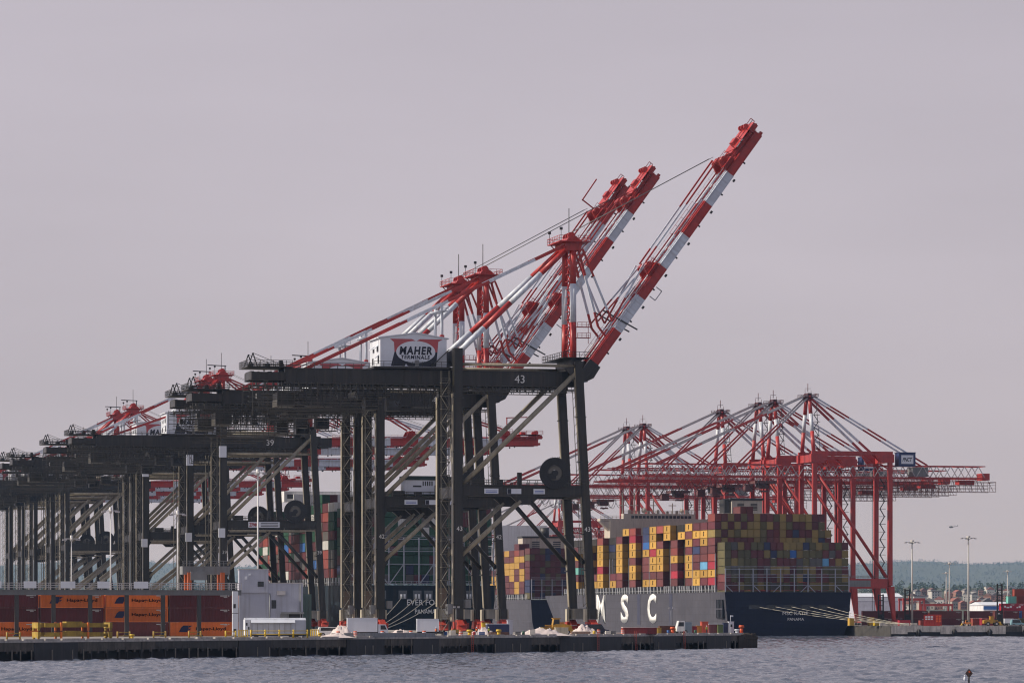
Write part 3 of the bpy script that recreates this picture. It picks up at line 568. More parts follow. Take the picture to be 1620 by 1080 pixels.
# ------------------------------------------------------------------ red gantry cranes of the far terminal (boom to the left, over the ship)
def crane_red(u, D, label, scale=1.0, house=True, sign=None, group='red gantry cranes along the far quay', far=False):
    base = W(u, D + 8*CT, ZF)
    root = thing('gantry_crane', label, 'crane', base, TH + math.pi, group)
    root.scale = (scale,)*3
    def P(key, name, mats, fn, parent=root, **k): return cpart(('B', key), name, mats, parent, fn, **k)
    V = 8.0
    for sv in (-1, 1):
        for x, k in ((0, 'w'), (-30, 'l')):
            out = 1 if x == 0 else -1
            def leg(mb, x=x, sv=sv, out=out):
                mb.beam((x, sv*V, 15), (x, sv*V, 62.5), 1.6, 1.6, up=(0,1,0))
                mb.beam((x+out*1.6, sv*V, 2.0), (x+out*0.1, sv*V, 14.6), 1.1, 1.2, up=(0,1,0), wd2=2.4, ht2=3.0)
            P(f'leg{k}{sv}', 'leg', PRED, leg)
            def bog(mb, x=x, sv=sv, out=out):
                c = sv*9; xx = x+out*1.6
                mb.prism([(xx-0.7, c-3.2, 1.0), (xx-0.7, c+3.2, 1.0), (xx-0.7, c+0.8, 2.3), (xx-0.7, c-0.8, 2.3)], (1.4, 0, 0))
                for ww in (-2.6, -1.2, 1.2, 2.6): mb.tube((xx-0.25, c+ww, 0.45), (xx+0.25, c+ww, 0.45), 0.42, 10, 1)
            P(f'bog{k}{sv}', 'bogie', [PRED, BLACK], bog)
        P(f'diag{sv}', 'diagonal_brace', PRED, lambda mb, sv=sv: mb.tube((-1.2, sv*V, 57), (-28.8, sv*V, 18.0), 0.6, 10))
        P(f'low{sv}', 'portal_beam', PRED, lambda mb, sv=sv: mb.box(-28.7, -1.3, sv*V-0.9, sv*V+0.9, 14.0, 17.6))
        P(f'lowr{sv}', 'walkway_panel', GREY, lambda mb, sv=sv: (mb.box(-22, -6, sv*V+sv*0.92-0.02, sv*V+sv*0.92+0.02, 14.6, 17.0), mb.rail((-29, sv*(V+0.9), 17.65), (-1, sv*(V+0.9), 17.65), 1.1, 2.0, 0.09)))
        P(f'top{sv}', 'top_beam', PRED, lambda mb, sv=sv: (mb.box(-31, 1.2, sv*V-0.5, sv*V+0.5, 64.6, 65.7), mb.prism([(1.6, sv*V-1.0, 64.58), (1.6, sv*V-1.0, 61.5), (-3.6, sv*V-1.0, 61.5), (-5.4, sv*V-1.0, 64.58)], (0, 2.0, 0)), mb.prism([(-31.4, sv*V-1.0, 64.58), (-24.4, sv*V-1.0, 64.58), (-26.4, sv*V-1.0, 61.5), (-31.4, sv*V-1.0, 61.5)], (0, 2.0, 0))))
        P(f'mast{sv}', 'mast_leg', [PRED, CWHITE], lambda mb, sv=sv: banded(mb, (0, sv*7.0, 65.7), (0, sv*1.8, 86.5), (0.36, 0.68), lambda a, b, m: mb.tube(a, b, 0.75, 12, m)))
        P(f'bin{sv}', 'backstay', [PRED, CWHITE], lambda mb, sv=sv: banded(mb, (-0.8, sv*2.2, 85.5), (-27.5, sv*4.5, 62.0), (0.32, 0.68), lambda a, b, m: mb.beam(a, b, 0.6, 0.85, m)))
        P(f'bout{sv}', 'backstay', [CWHITE, PRED], lambda mb, sv=sv: banded(mb, (-0.8, sv*2.2, 87), (-46.6, sv*3.5, 60.8), (0.16, 0.32, 0.48, 0.64, 0.82), lambda a, b, m: mb.beam(a, b, 0.42, 0.62, m)))
        P(f'fin{sv}', 'forestay', [PLIGHT, PRED], lambda mb, sv=sv: banded(mb, (0.8, sv*2.2, 86.0), (27, sv*3.5, 60.8), (0.4,), lambda a, b, m: mb.beam(a, b, 0.4, 0.6, m)))
        P(f'fout{sv}', 'forestay', [PLIGHT, PRED], lambda mb, sv=sv: banded(mb, (0.8, sv*2.2, 87.0), (59, sv*3.5, 60.8), (0.28, 0.5, 0.72), lambda a, b, m: mb.beam(a, b, 0.4, 0.6, m)))
    for x in (-30, 0):
        for z0, z1, k in ((14.2, 17.2, 'a'), (61.6, 64.4, 'b')):
            P(f'cr{x}{k}', 'cross_beam', PRED, lambda mb, x=x, z0=z0, z1=z1: mb.box(x-0.8, x+0.8, -7.0, 7.0, z0, z1))
    def head(mb):
        mb.prism([(-1.1, -2.4, 85.0), (1.1, -2.4, 85.0), (0.7, -2.4, 87.8), (-0.7, -2.4, 87.8)], (0, 4.8, 0))
        mb.box(-2.8, 2.6, -4.2, 4.2, 86.2, 86.35)
        for y in (-4.2, 4.2): mb.rail((-2.8, y, 86.35), (2.6, y, 86.35), 1.1, 1.1, 0.14)
        mb.rail((-2.8, -4.2, 86.35), (-2.8, 4.2, 86.35), 1.1, 1.4, 0.14)
        mb.tube((0, 0, 88.4), (0, 0, 91.5), 0.14, 5)
        mb.beam((-1.2, 0, 89.6), (1.2, 0, 89.6), 0.12, 0.12); mb.beam((-2.6, -4, 86.4), (-2.6, -4, 89.2), 0.12, 0.12); mb.beam((2.4, 4, 86.4), (2.4, 4, 89.0), 0.12, 0.12)
    P('head', 'mast_head', mat('mast_dark_red', (0.10, 0.03, 0.035), 0.5), head)
    def mlad(mb):
        z = 66.5; sd = 1
        while z < 82: mb.beam((-1.6-0.9*sd, 5.0, z), (-1.6+0.9*sd, 5.0, z+2.6), 0.3, 0.2); mb.box(-3.0, -0.6, 4.2, 5.8, z-0.15, z); z += 2.6; sd = -sd
        mb.beam((-3.0, 5.6, 66), (-1.8, 4.6, 84), 0.16, 0.16)
    P('mlad', 'mast_ladder', DARK, mlad)
    # trussed girder and boom
    def truss(x0, x1, z0, z1, pitch):
        def fn(mb):
            for y in (-3.5, 3.5):
                mb.beam((x0, y, z0), (x1, y, z0), 0.45, 0.55, 0); mb.beam((x0, y, z1), (x1, y, z1), 0.32, 0.36, 0)
                n = int((x1-x0)/pitch)
                for k in range(n):
                    a = x0 + k*pitch; mid = a + pitch/2
                    mb.beam((a, y, z0), (mid, y, z1), 0.24, 0.24, 1); mb.beam((mid, y, z1), (a+pitch, y, z0), 0.24, 0.24, 1)
            for k in range(int((x1-x0)/pitch)+1):
                a = x0 + k*pitch; mb.beam((a, -3.5, z0), (a, 3.5, z0), 0.3, 0.5, 0); mb.beam((a, -3.5, z1), (a, 3.5, z1), 0.2, 0.25, 0)
            for y in (-4.6, 4.6):
                mb.box(x0, x1, min(y, y*0.85), max(y, y*0.85), z0-0.9, z0-0.75, 0)
                mb.rail((x0, y, z0-0.75), (x1, y, z0-0.75), 1.2, 2.2, 0.1, 0)
        return fn
    gr = P('girder', 'girder', [PRED, PLIGHT], truss(-70, 4, 56.0, 60.6, 5.6))
    bmo = P('boom', 'boom', [PRED, PLIGHT], truss(5.0, 66, 56.0, 60.6, 5.6))
    def under(mb):
        for y in (-4.2, 4.2):
            mb.rail((-74, y, 51.0), (-30, y, 51.0), 3.6, 2.4, 0.14, 0, bars=3); mb.box(-74, -30, y-0.5, y+0.5, 50.85, 51.0, 0)
            for x in np.arange(-73, -31, 4.8): mb.beam((x, y, 51.0), (x+2.4, y, 55.6), 0.14, 0.14, 0)
        mb.box(-72, -69.0, -3, 3, 55.4, 58.0, 1); mb.box(-66, -60, -2.5, 2.5, 53.6, 55.2, 1); mb.beam((-74, -4, 54.6), (-74, 4, 54.6), 0.3, 0.3)
    P('under', 'service_walkway', [mat('brown_steel', (0.13, 0.055, 0.055), 0.5, var=0.3), PRED], under, parent=gr)
    def fest(mb):
        x = 6.0; rs = random.Random(5)
        while x < 50:
            wv = rs.uniform(3.0, 4.4); dp = rs.uniform(2.2, 4.0)
            mb.path([Vector((x + wv*k/8, 4.9, 54.6 - dp*(1-(2*k/8-1)**2))) for k in range(9)], 0.1, 4); x += wv
    P('fest', 'festoon_cable', DARK, fest, parent=bmo)
    tr = P('trolley', 'trolley', mat('brown_steel', (0.10, 0.04, 0.045), 0.5, var=0.3), lambda mb: (mb.box(14, 22, -4.0, 4.0, 53.4, 54.4), mb.box(16, 20, -2, 2, 51.6, 53.4), mb.box(22.2, 25.2, -1.4, 1.4, 50.4, 53.2), mb.box(16.0, 19.0, -1.2, 1.2, 50.3, 50.9), [mb.tube((x, 0, 50.9), (x, 0, 51.7), 0.08, 4) for x in (16.6, 18.4)]))
    P('mach', 'machinery_house', [GREY], lambda mb: (mb.box(-47, -41, -3.1, 3.1, 56.5, 59.9), mb.box(-47.2, -40.8, -3.2, 3.2, 59.9, 60.1)), parent=gr)
    if house:
        eh = P('ehouse', 'electrical_house', mat('house_blue', (0.025, 0.045, 0.13), 0.45, var=0.1), lambda mb: (mb.box(-39.8, -33.2, 4.6, 9.2, 60.2, 65.3), mb.box(-40.0, -33.0, 4.4, 9.4, 65.3, 65.5)))
        sgn = P('esign', 'sign_plate', HOUSEW, lambda mb: mb.box(-38.9, -34.1, 9.23, 9.29, 61.1, 64.4), parent=eh)
        l = letters('lettering', eh, (-36.5, 9.31, 62.75), math.pi, 'PNCT', 1.5, LOGONAVY, width=3.9, bold=0.02, shear=0.35)
    P('stair', 'stair_tower', DARK, lambda mb: [(mb.beam((-27.4-0.9*(-1)**k, 6.6, 18+2.9*k), (-27.4+0.9*(-1)**k, 6.6, 20.9+2.9*k), 0.6, 0.22), mb.box(-28.6, -26.2, 5.9, 7.3, 17.9+2.9*k, 18.05+2.9*k)) for k in range(13)])
    P('elev', 'lift_mast', DARK, lambda mb: [mb.beam((-29.0+dx, -6.6, 2), (-29.0+dx, -6.6, 58), 0.16, 0.16) for dx in (0, 1.0)])
    if sign:
        sb = P('board', 'name_board', PRED, lambda mb: mb.box(-20, 42, 4.75, 5.0, 56.9, 61.4))
        letters('lettering', sb, (11, 5.03, 59.2), math.pi, sign, 2.6, NUMW, width=52, bold=0.01)
    return root

# ------------------------------------------------------------------ container ships
def ship(label, u, D, beam, length, zdeck, side_mat, stern_mat, bow=70, group='container ships berthed in the channel'):
    root = thing('container_ship', label, 'ship', W(u, D, 0), TH, group)
    # hull: port side, transom, starboard side lofted from stations
    length_ = length; st = [(0, 0.86, 1.0), (6, 0.93, 1.0), (18, 1.0, 1.0), (length-bow, 1.0, 1.0), (length-bow*0.66, 0.86, 0.985), (length-bow*0.4, 0.60, 0.93), (length-bow*0.2, 0.32, 0.80), (length-bow*0.06, 0.12, 0.55), (length, 0.02, 0.20)]
    zs = [-2.0, 2.2, 4.5, zdeck]
    def wfrac(lo, hi, k): return (lo, lo+(hi-lo)*0.35, lo+(hi-lo)*0.65, hi)[k]
    mb = MB(); ring = []
    for y, lo, hi in st:
        for sd in (-1, 1):
            for k in range(4):
                # the bow rakes forward with height
                yy = y + (k*3.0 if y > length-bow*0.3 else 0) - (0 if y > 1 else (3-k)*-0.25)
                mb.v.append((beam/2 + sd*beam/2*wfrac(lo, hi, k), yy, zs[k]))
    n = len(st)
    for i in range(n-1):
        for sd in (0, 1):
            for k in range(3):
                a = i*8+sd*4+k; b = a+8
                mb.f.append((a, b, b+1, a+1) if sd == 0 else (a, a+1, b+1, b)); mb.m.append(0); mb.s.append(False)
        a = i*8+3; mb.f.append((a, a+8, a+12, a+4)); mb.m.append(2); mb.s.append(False)
    for k in range(3): mb.f.append((k, k+1, k+5, k+4)); mb.m.append(1); mb.s.append(False)
    mb.build('hull', [side_mat, stern_mat, mat('deck_dark', (0.06, 0.05, 0.05), 0.7)], root)
    return root

CCOL = {
 'yellow': mat('box_yellow', (0.52, 0.30, 0.06), 0.55, var=0.12, streak=0.25, streak_col=(0.35, 0.2, 0.06), rnd=0.25),
 'tan': mat('box_yellow_shaded', (0.27, 0.20, 0.065), 0.6, var=0.15, streak=0.3, streak_col=(0.2, 0.13, 0.06), rnd=0.25),  # yellow boxes again, with the shade at the stern mixed into the colour
 'maroon': mat('box_maroon', (0.115, 0.024, 0.031), 0.55, var=0.2, streak=0.3, streak_col=(0.08, 0.03, 0.03), rnd=0.25),
 'brown': mat('box_brown', (0.145, 0.040, 0.040), 0.55, var=0.2, streak=0.3, streak_col=(0.1, 0.04, 0.03), rnd=0.25),
 'red': mat('box_red', (0.36, 0.025, 0.045), 0.5, var=0.15, streak=0.25, streak_col=(0.2, 0.03, 0.03), rnd=0.25),
 'rust red': mat('box_rust', (0.27, 0.058, 0.045), 0.55, var=0.15, streak=0.3, streak_col=(0.2, 0.05, 0.04), rnd=0.25),
 'navy': mat('box_navy', (0.022, 0.035, 0.10), 0.5, var=0.15, streak=0.2, rnd=0.25),
 'blue': mat('box_blue', (0.03, 0.13, 0.40), 0.5, var=0.15, streak=0.2, rnd=0.25),
 'light blue': mat('box_light_blue', (0.14, 0.38, 0.62), 0.5, var=0.1, streak=0.2, rnd=0.25),
 'turquoise': mat('box_turquoise', (0.18, 0.50, 0.44), 0.5, var=0.1, streak=0.2, rnd=0.25),
 'grey': mat('box_grey', (0.11, 0.105, 0.10), 0.55, var=0.15, streak=0.3, rnd=0.25),
 'recess_shade': mat('box_recess_shade', (0.028, 0.026, 0.024), 0.6, var=0.25, streak=0.2, rnd=0.25),  # near-black boxes that paint the shade of recesses between stacks
 'olive': mat('box_olive', (0.12, 0.105, 0.045), 0.6, var=0.2, streak=0.3, streak_col=(0.1, 0.07, 0.04), rnd=0.25),
 'green': mat('box_green', (0.006, 0.070, 0.034), 0.5, var=0.15, streak=0.2, rnd=0.25),
 'white': mat('box_white', (0.62, 0.62, 0.60), 0.55, var=0.08, streak=0.3, rnd=0.25),
 'orange': mat('box_orange', (0.78, 0.19, 0.04), 0.5, var=0.12, streak=0.25, streak_col=(0.32, 0.08, 0.03), rnd=0.25),
}
CL, CWD, CH = 9.3, 2.36, 2.90
def cont_shape(mb, x, y, z, L=CL, wd=CWD, h=CH, mi=0):
    """container lying along y, base corner centred at x,y: posts and rails proud of recessed panels, door bars at the end"""
    x0, x1 = x-wd/2, x+wd/2; y1 = y+L; e = 0.07; z1 = z+h-0.14
    mb.box(x0+e, x1-e, y+e, y1-e, z+e, z1-e, mi)
    for a in (x0, x1-0.16):
        for b in (y, y1-0.16): mb.box(a, a+0.16, b, b+0.16, z, z1, mi)
        mb.box(a+0.01, a+0.13, y+0.16, y1-0.16, z+0.005, z+0.16, mi); mb.box(a+0.01, a+0.13, y+0.16, y1-0.16, z1-0.14, z1-0.005, mi)
    mb.box(x0+0.16, x1-0.16, y+0.01, y+0.12, z+0.005, z+0.16, mi); mb.box(x0+0.16, x1-0.16, y+0.01, y+0.12, z1-0.14, z1-0.005, mi)
    for a in (-0.8, -0.35, 0.35, 0.8): mb.box(x+a-0.03, x+a+0.03, y+0.01, y+0.05, z+0.17, z1-0.15, mi)
def cont_mesh(color):
    key = ('cont', color)
    if key not in CACHE:
        mb = MB(); cont_shape(mb, 0, 0, 0); me = mb.mesh('shipping_container'); me.materials.append(CCOL[color]); CACHE[key] = me
    return CACHE[key]
ORD = ['', 'first', 'second', 'third', 'fourth', 'fifth', 'sixth', 'seventh', 'eighth', 'ninth', 'tenth', 'eleventh', 'twelfth', 'thirteenth', 'fourteenth', 'fifteenth', 'sixteenth', 'seventeenth', 'eighteenth', 'nineteenth', 'twentieth']
def container(root, x, y, z, color, label, group, emblem=False):
    """a container stowed on a ship: own object, standing in world space at the ship's frame"""
    M = Matrix.Translation(root.location) @ Matrix.Rotation(root.rotation_euler.z, 4, 'Z')
    o = link('shipping_container', cont_mesh(color)); o.location = M @ Vector((x, y, z)); o.rotation_euler = (0, 0, root.rotation_euler.z)
    tag(o, label, 'container', group)
    if emblem:
        e = link('emblem', text_mesh('MSC', 1.75, mat('print_black', (0.02, 0.019, 0.018), 0.95, spec=0.05), width=0.85, bold=0.03), o, (-CWD/2-0.035, CL/2, CH*0.52)); e.rotation_euler = (R(90), 0, R(-90))
    return o
# ------------------------------------------------------------------ water
def make_water():
    rs = np.random.RandomState(4)
    D0, D1, g = 330.0, 1500.0, 0.0016
    nr = int(math.log(D1/D0)/g); nc = 380
    D = D0*np.exp(np.linspace(0, math.log(D1/D0), nr)); s = np.linspace(-1, 1, nc)
    half = 0.150*D + 12
    X = half[:, None]*s[None, :]; Y = np.repeat(D[:, None], nc, 1); Z = np.zeros_like(X)
    for _ in range(80):
        lam = math.exp(rs.uniform(math.log(1.0), math.log(5))); a = rs.normal(1.35, 0.6); k = 2*math.pi/lam
        amp = 0.0115*lam**0.75*rs.uniform(0.4, 1.2)
        Z += amp*np.sin(k*(math.cos(a)*X + math.sin(a)*Y) + rs.uniform(0, 6.28))
    fade = np.minimum(1, (1-np.abs(s))*14)[None, :]*np.minimum(1, np.minimum(np.arange(nr), np.arange(nr)[::-1])/12)[:, None]
    Z = Z*fade
    v = np.stack([X, Y, Z], -1).reshape(-1, 3)
    i = np.arange(nr-1)[:, None]*nc + np.arange(nc-1)[None, :]
    f = np.stack([i, i+1, i+nc+1, i+nc], -1).reshape(-1, 4)
    n0 = len(v); big = 26000.0
    c = [v[0], v[nc-1], v[n0-1], v[n0-nc]]
    outer = np.array([[-big, -200, 0], [big, -200, 0], [big, 9000, 0], [-big, 9000, 0]])
    v = np.concatenate([v, outer, np.array(c)])
    o = n0; q = n0+4
    ring = [[o, o+1, q+1, q], [o+1, o+2, q+2, q+1], [o+2, o+3, q+3, q+2], [o+3, o, q, q+3]]
    f = np.concatenate([f, np.array(ring)])
    me = bpy.data.meshes.new('water')
    me.vertices.add(len(v)); me.vertices.foreach_set('co', v.ravel())
    me.loops.add(len(f)*4); me.loops.foreach_set('vertex_index', f.ravel().astype(np.int32))
    me.polygons.add(len(f)); me.polygons.foreach_set('loop_start', np.arange(0, len(f)*4, 4)); me.polygons.foreach_set('loop_total', np.full(len(f), 4))
    me.polygons.foreach_set('use_smooth', np.ones(len(f), bool)); me.update(calc_edges=True)
    m = bpy.data.materials.new('harbour_water'); m.use_nodes = True; t = m.node_tree; b = t.nodes['Principled BSDF']
    b.inputs['Base Color'].default_value = (0.092, 0.108, 0.150, 1); b.inputs['Roughness'].default_value = 0.08; b.inputs['IOR'].default_value = 1.33
    co = t.nodes.new('ShaderNodeTexCoord'); nn = t.nodes.new('ShaderNodeTexNoise'); nn.inputs['Scale'].default_value = 1.8; nn.inputs['Detail'].default_value = 5
    bu = t.nodes.new('ShaderNodeBump'); bu.inputs['Strength'].default_value = 0.9; bu.inputs['Distance'].default_value = 0.14
    n2 = t.nodes.new('ShaderNodeTexNoise'); n2.inputs['Scale'].default_value = 0.02; n2.inputs['Detail'].default_value = 3
    m2 = t.nodes.new('ShaderNodeMapRange'); m2.inputs['From Min'].default_value = 0.35; m2.inputs['From Max'].default_value = 0.65; m2.inputs['To Min'].default_value = 0.45; m2.inputs['To Max'].default_value = 1.0
    t.links.new(co.outputs['Object'], n2.inputs['Vector']); t.links.new(n2.outputs[0], m2.inputs['Value']); t.links.new(m2.outputs[0], bu.inputs['Strength'])   # wind patches
    t.links.new(co.outputs['Object'], nn.inputs['Vector']); t.links.new(nn.outputs[0], bu.inputs['Height']); t.links.new(bu.outputs[0], b.inputs['Normal'])
    me.materials.append(m)
    tag(link('water', me), 'choppy slate blue harbour water', None, None, 'structure')
make_water()

# ------------------------------------------------------------------ grounds and quays
CONC = mat('quay_concrete', (0.27, 0.25, 0.23), 0.85, var=0.25, scale=0.15)
CONCD = mat('wet_dark_concrete', (0.050, 0.047, 0.045), 0.8, var=0.5, scale=0.4, streak=0.5, streak_col=(0.10, 0.095, 0.085))
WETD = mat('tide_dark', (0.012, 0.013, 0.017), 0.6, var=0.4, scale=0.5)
PALEC = mat('pale_concrete', (0.46, 0.43, 0.40), 0.8, var=0.3, scale=0.5, streak=0.5, streak_col=(0.1, 0.09, 0.08))
ASPH = mat('yard_asphalt', (0.085, 0.08, 0.078), 0.9, var=0.25, scale=0.1)
EA, EB = at(0, 600), at(1174, 839)
ED = (EB-EA).normalized(); EN = Vector((-ED.y, ED.x, 0)); EL = (EB-EA).length; EROT = math.atan2(ED.y, ED.x)
def edge_D(x):
    c = (x-810)/FPX; d = EB-EA
    s = (c*EA.y - EA.x)/(d.x - c*d.y)
    return EA.y + s*d.y
def pier(x, back=3.0, z=ZQ):
    """a point on the near wharf seen at column x, set back from its edge"""
    c = (x-810)/FPX
    k = abs(EN.x*c/math.hypot(1, c) + EN.y/math.hypot(1, c))
    return at(x, edge_D(x) + back/k, z)
far_l = EA - ED*70
mb = MB()
poly = [far_l, EB, EB + EN*26, W(3.2, 885), W(3.2, 2400), Vector((-900, 2400, 0)), Vector((-900, far_l.y+60, 0))]
mb._add([(p.x, p.y, ZQ) for p in poly], [tuple(range(len(poly)))])
tag(mb.build('terminal_ground', CONC), 'grey concrete ground of the near terminal', None, None, 'structure')
# channel side wall of the near terminal
mb = MB()
for a, b in zip(poly[2:4], poly[3:5]): mb.beam((a.x, a.y, 1.3), (b.x, b.y, 1.3), 0.5, 3.9)
tag(mb.build('channel_wall', CONCD), 'dark concrete wall of the near quay along the channel', None, None, 'structure')

wharf = thing('quay_wall', None, None, (EA.x, EA.y, 0), EROT); tag(wharf, 'weathered dark concrete wharf face above the near water', None, None, 'structure')
rs = random.Random(11)
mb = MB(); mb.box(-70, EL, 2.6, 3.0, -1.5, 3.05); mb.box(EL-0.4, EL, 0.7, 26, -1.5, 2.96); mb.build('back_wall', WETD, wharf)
mb = MB(); mb.box(-70, EL+0.15, -0.15, 2.5, 2.98, ZQ-0.012); mb.build('deck_edge', PALEC, wharf)
x = -69.0; i = 0
PANS = [mat('wharf_panel', (0.095, 0.084, 0.072), 0.85, var=0.55, scale=0.35, streak=0.6, streak_col=(0.025, 0.024, 0.024)), CONCD, mat('wharf_panel_dark', (0.030, 0.031, 0.036), 0.75, var=0.5, scale=0.35, streak=0.5, streak_col=(0.07, 0.065, 0.06))]
while x < EL-0.5:
    L = rs.choice((10.5, 12.0, 13.5, 15.0)); L = min(L, EL-x)
    deep = (i % 5 == 1) or rs.random() < 0.1
    z0 = -1.0 if deep else rs.uniform(1.45, 1.75)
    mb = MB(); mb.box(x+0.03, x+L-0.03, -0.02 if not deep else -0.12, 0.6, z0, 2.97)
    if not deep:
        for k in range(int(L/2.4)): mb.box(x+0.8+k*2.4, x+1.25+k*2.4, -0.07, 0.3, z0-0.35, z0+0.5)
    mb.build('fascia_panel', PANS[2 if deep else rs.choice((0, 0, 1))], wharf)
    x += L; i += 1
x = -68.0
pil = [mat('pile_dark', (0.030, 0.028, 0.027), 0.8, var=0.4, scale=0.8), mat('pile_pale', (0.20, 0.18, 0.15), 0.8, var=0.4, scale=0.8, streak=0.5)]
while x < EL-1:
    r_ = rs.uniform(0.16, 0.32); pm = pil[1] if rs.random() < 0.4 else pil[0]
    mb = MB(); mb.tube((x, 0.15 if pm is pil[0] else -0.12, -1.5), (x, 0.15 if pm is pil[0] else -0.12, 1.8 if rs.random() < 0.8 else 2.9), r_ if pm is pil[0] else 0.12, 8); mb.build('pile', pm, wharf)
    x += rs.uniform(2.2, 4.6)
x = -68.0
while x < EL-4:
    L = rs.uniform(3.0, 7.5)
    mb = MB(); mb.box(x, x+L, 0.15, 0.5, ZQ+0.0, ZQ+rs.uniform(0.22, 0.34)); mb.build('kerb', PALEC, wharf)
    x += L + rs.uniform(0.25, 0.9)
# timber dolphin at the end of the wharf
dol = thing('fender_dolphin', 'dark timber pile cluster at the end of the near wharf', 'dolphin', (EB.x, EB.y, 0), EROT)
TIMB = mat('wet_timber', (0.035, 0.028, 0.022), 0.8, var=0.5, scale=1.0, streak=0.4)
for k in range(-8, 20):
    mb = MB(); mb.tube((0.35+k*0.55*0.62, -0.35+0.1*rs.random(), -1.5), (0.35+k*0.55*0.62, -0.35, (3.25 if k >= 0 else 2.9)+rs.uniform(-0.25, 0.3)), 0.19, 7); mb.build('timber_pile', TIMB, dol)
mb = MB(); mb.box(0.2, 7.0, 0.0, 5.0, 0.4, 3.2); mb.box(0.2, 7.1, -0.62, -0.5, 2.2, 2.5); mb.build('capping', TIMB, dol)

# far terminal
UF = 229.5
FARC = mat('far_quay_concrete', (0.66, 0.60, 0.52), 0.8, var=0.35, scale=0.4, streak=0.55, streak_col=(0.12, 0.10, 0.085))
FA = W(UF, 1338); FC = at(1760, 1352)
mb = MB(); pf = [FA, FC, Vector((700, 1500, 0)), Vector((700, 3600, 0)), W(UF, 3600)]
mb._add([(p.x, p.y, ZF) for p in pf], [tuple(range(len(pf)))])
tag(mb.build('yard_ground', CONC), 'grey concrete yard of the far terminal', None, None, 'structure')
fq = thing('quay_wall', None, None, (FA.x, FA.y, 0), math.atan2(FC.y-FA.y, FC.x-FA.x)); tag(fq, 'pale weathered quay wall across the water', None, None, 'structure')
FL = (FC-FA).length
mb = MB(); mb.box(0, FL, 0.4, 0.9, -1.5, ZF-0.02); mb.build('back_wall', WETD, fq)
for k in range(int(FL/6)):
    dark = k in (7, 9, 13, 14)
    zz = 1.1 + (0.5 if k % 3 else -0.2)
    mb = MB(); mb.box(k*6+0.03, k*6+5.97, -0.05-0.02*(k % 2), 0.39, zz, ZF-0.02); mb.build('fascia_panel', PANS[0] if dark else FARC, fq)
    if k % 2: mb = MB(); mb.box(k*6+1, k*6+5, -0.02, 0.2, ZF-0.02, ZF+0.3); mb.build('kerb', PALEC, fq)
for k in range(10, int(FL), 13):
    mb = MB(); mb.tube((k, -0.45, 0.4), (k, -0.45, 2.6), 0.55, 10); mb.ring((k, -0.5, 1.5), 0.5, 0.95, -0.25, 0.25, 16); mb.build('rubber_fender', BLACK, fq)
mb = MB(); a, b = W(UF, 1338), W(UF, 3500); mb.beam((a.x, a.y, 1.3), (b.x, b.y, 1.3), 0.4, 4.7)
tag(mb.build('channel_wall', CONCD), 'dark concrete wall of the far quay along the channel', None, None, 'structure')

# distant land rising to a wooded ridge
def land(name, label, D0, D1, n, hfun, m, nx=260, half=0.19):
    Ds = np.linspace(D0, D1, n); s = np.linspace(-1, 1, nx)
    v = []; f = []
    for D in Ds:
        for q in s:
            X = q*half*D; v.append((X, D, hfun(X, D)))
    for i_ in range(n-1):
        for j in range(nx-1): a = i_*nx+j; f.append((a, a+1, a+nx+1, a+nx))
    me = bpy.data.meshes.new(name); me.from_pydata(v, [], f); me.polygons.foreach_set('use_smooth', [True]*len(f)); me.materials.append(m)
    return tag(link(name, me), label, None, None, 'structure')
HILLM = mat('hill_woods', (0.045, 0.062, 0.040), 0.9, var=0.5, scale=0.012)
LANDM = mat('land_green', (0.06, 0.07, 0.045), 0.9, var=0.4, scale=0.02)
NP = np.random.RandomState(2); PH = NP.uniform(0, 6.28, (40,)); FR = NP.uniform(0.0008, 0.02, (40,)); FD = NP.uniform(-0.006, 0.006, (40,))
def hill_h(X, D):
    t = min(1, max(0, (D-16500)/7500)); t = t*t*(3-2*t); X = X*0.56; D = D*0.56
    n = sum(math.sin(X*FR[k] + D*FD[k] + PH[k])*0.045/FR[k]**0.62 for k in range(40))
    tilt = -0.0075*(X-1500) if X > 1500 else -0.004*(1500-X)
    return 74 + 1.72*t*(148 + tilt + n*2.0*(0.3+0.7*t)) + (0.5-abs(NP.rand()-0.5))*10*t
land('hills', 'blue hazy wooded ridge on the horizon', 9000, 25000, 60, hill_h, HILLM, nx=420)
def plain_h(X, D):
    t = (D-3000)/6000
    return 2 + 72*max(0, t) + 3*math.sin(X*0.004+D*0.002)
land('lowland_terrain', 'green lowland beyond the port', 2900, 9100, 30, plain_h, LANDM, nx=60)
# ------------------------------------------------------------------ cranes
crane_dark(845, 'nearest dark crane, numbered 43, with its striped boom raised highest', '43')
crane_dark(927, 'dark crane numbered 42 just behind 43, boom raised, second of three', '42', ehouse=True)
crane_dark(953, 'dark crane with raised boom, third and farthest of the three raised booms', jib=True)
crane_dark(1154, 'dark crane numbered 39 with its striped boom lowered flat over the ship', '39', boom_up=False, apex=80.5, panels=True, signs='z')
crane_dark(1217, 'dark crane with lowered boom, next one behind crane 39', None, False, 80.5, True, signs=None)
crane_dark(1313, 'dark crane with lowered boom, second one behind crane 39', None, False, 88.0, True, signs=None)
crane_dark(1345, 'dark crane with lowered boom, third one behind crane 39', None, False, 88.0, signs=None, slim=True)
for D, n in ((1527, 'fourth'), (1575, 'fifth'), (1635, 'sixth'), (1680, 'seventh')):
    crane_dark(D, f'distant dark crane, {n} one behind crane 39', None, False, 88.0 if D < 1600 else 80.5, signs=None, slim=True)
crane_dark(1730, 'farthest and smallest dark crane at the left end of the row', None, False, 80.5, signs=None, slim=True)

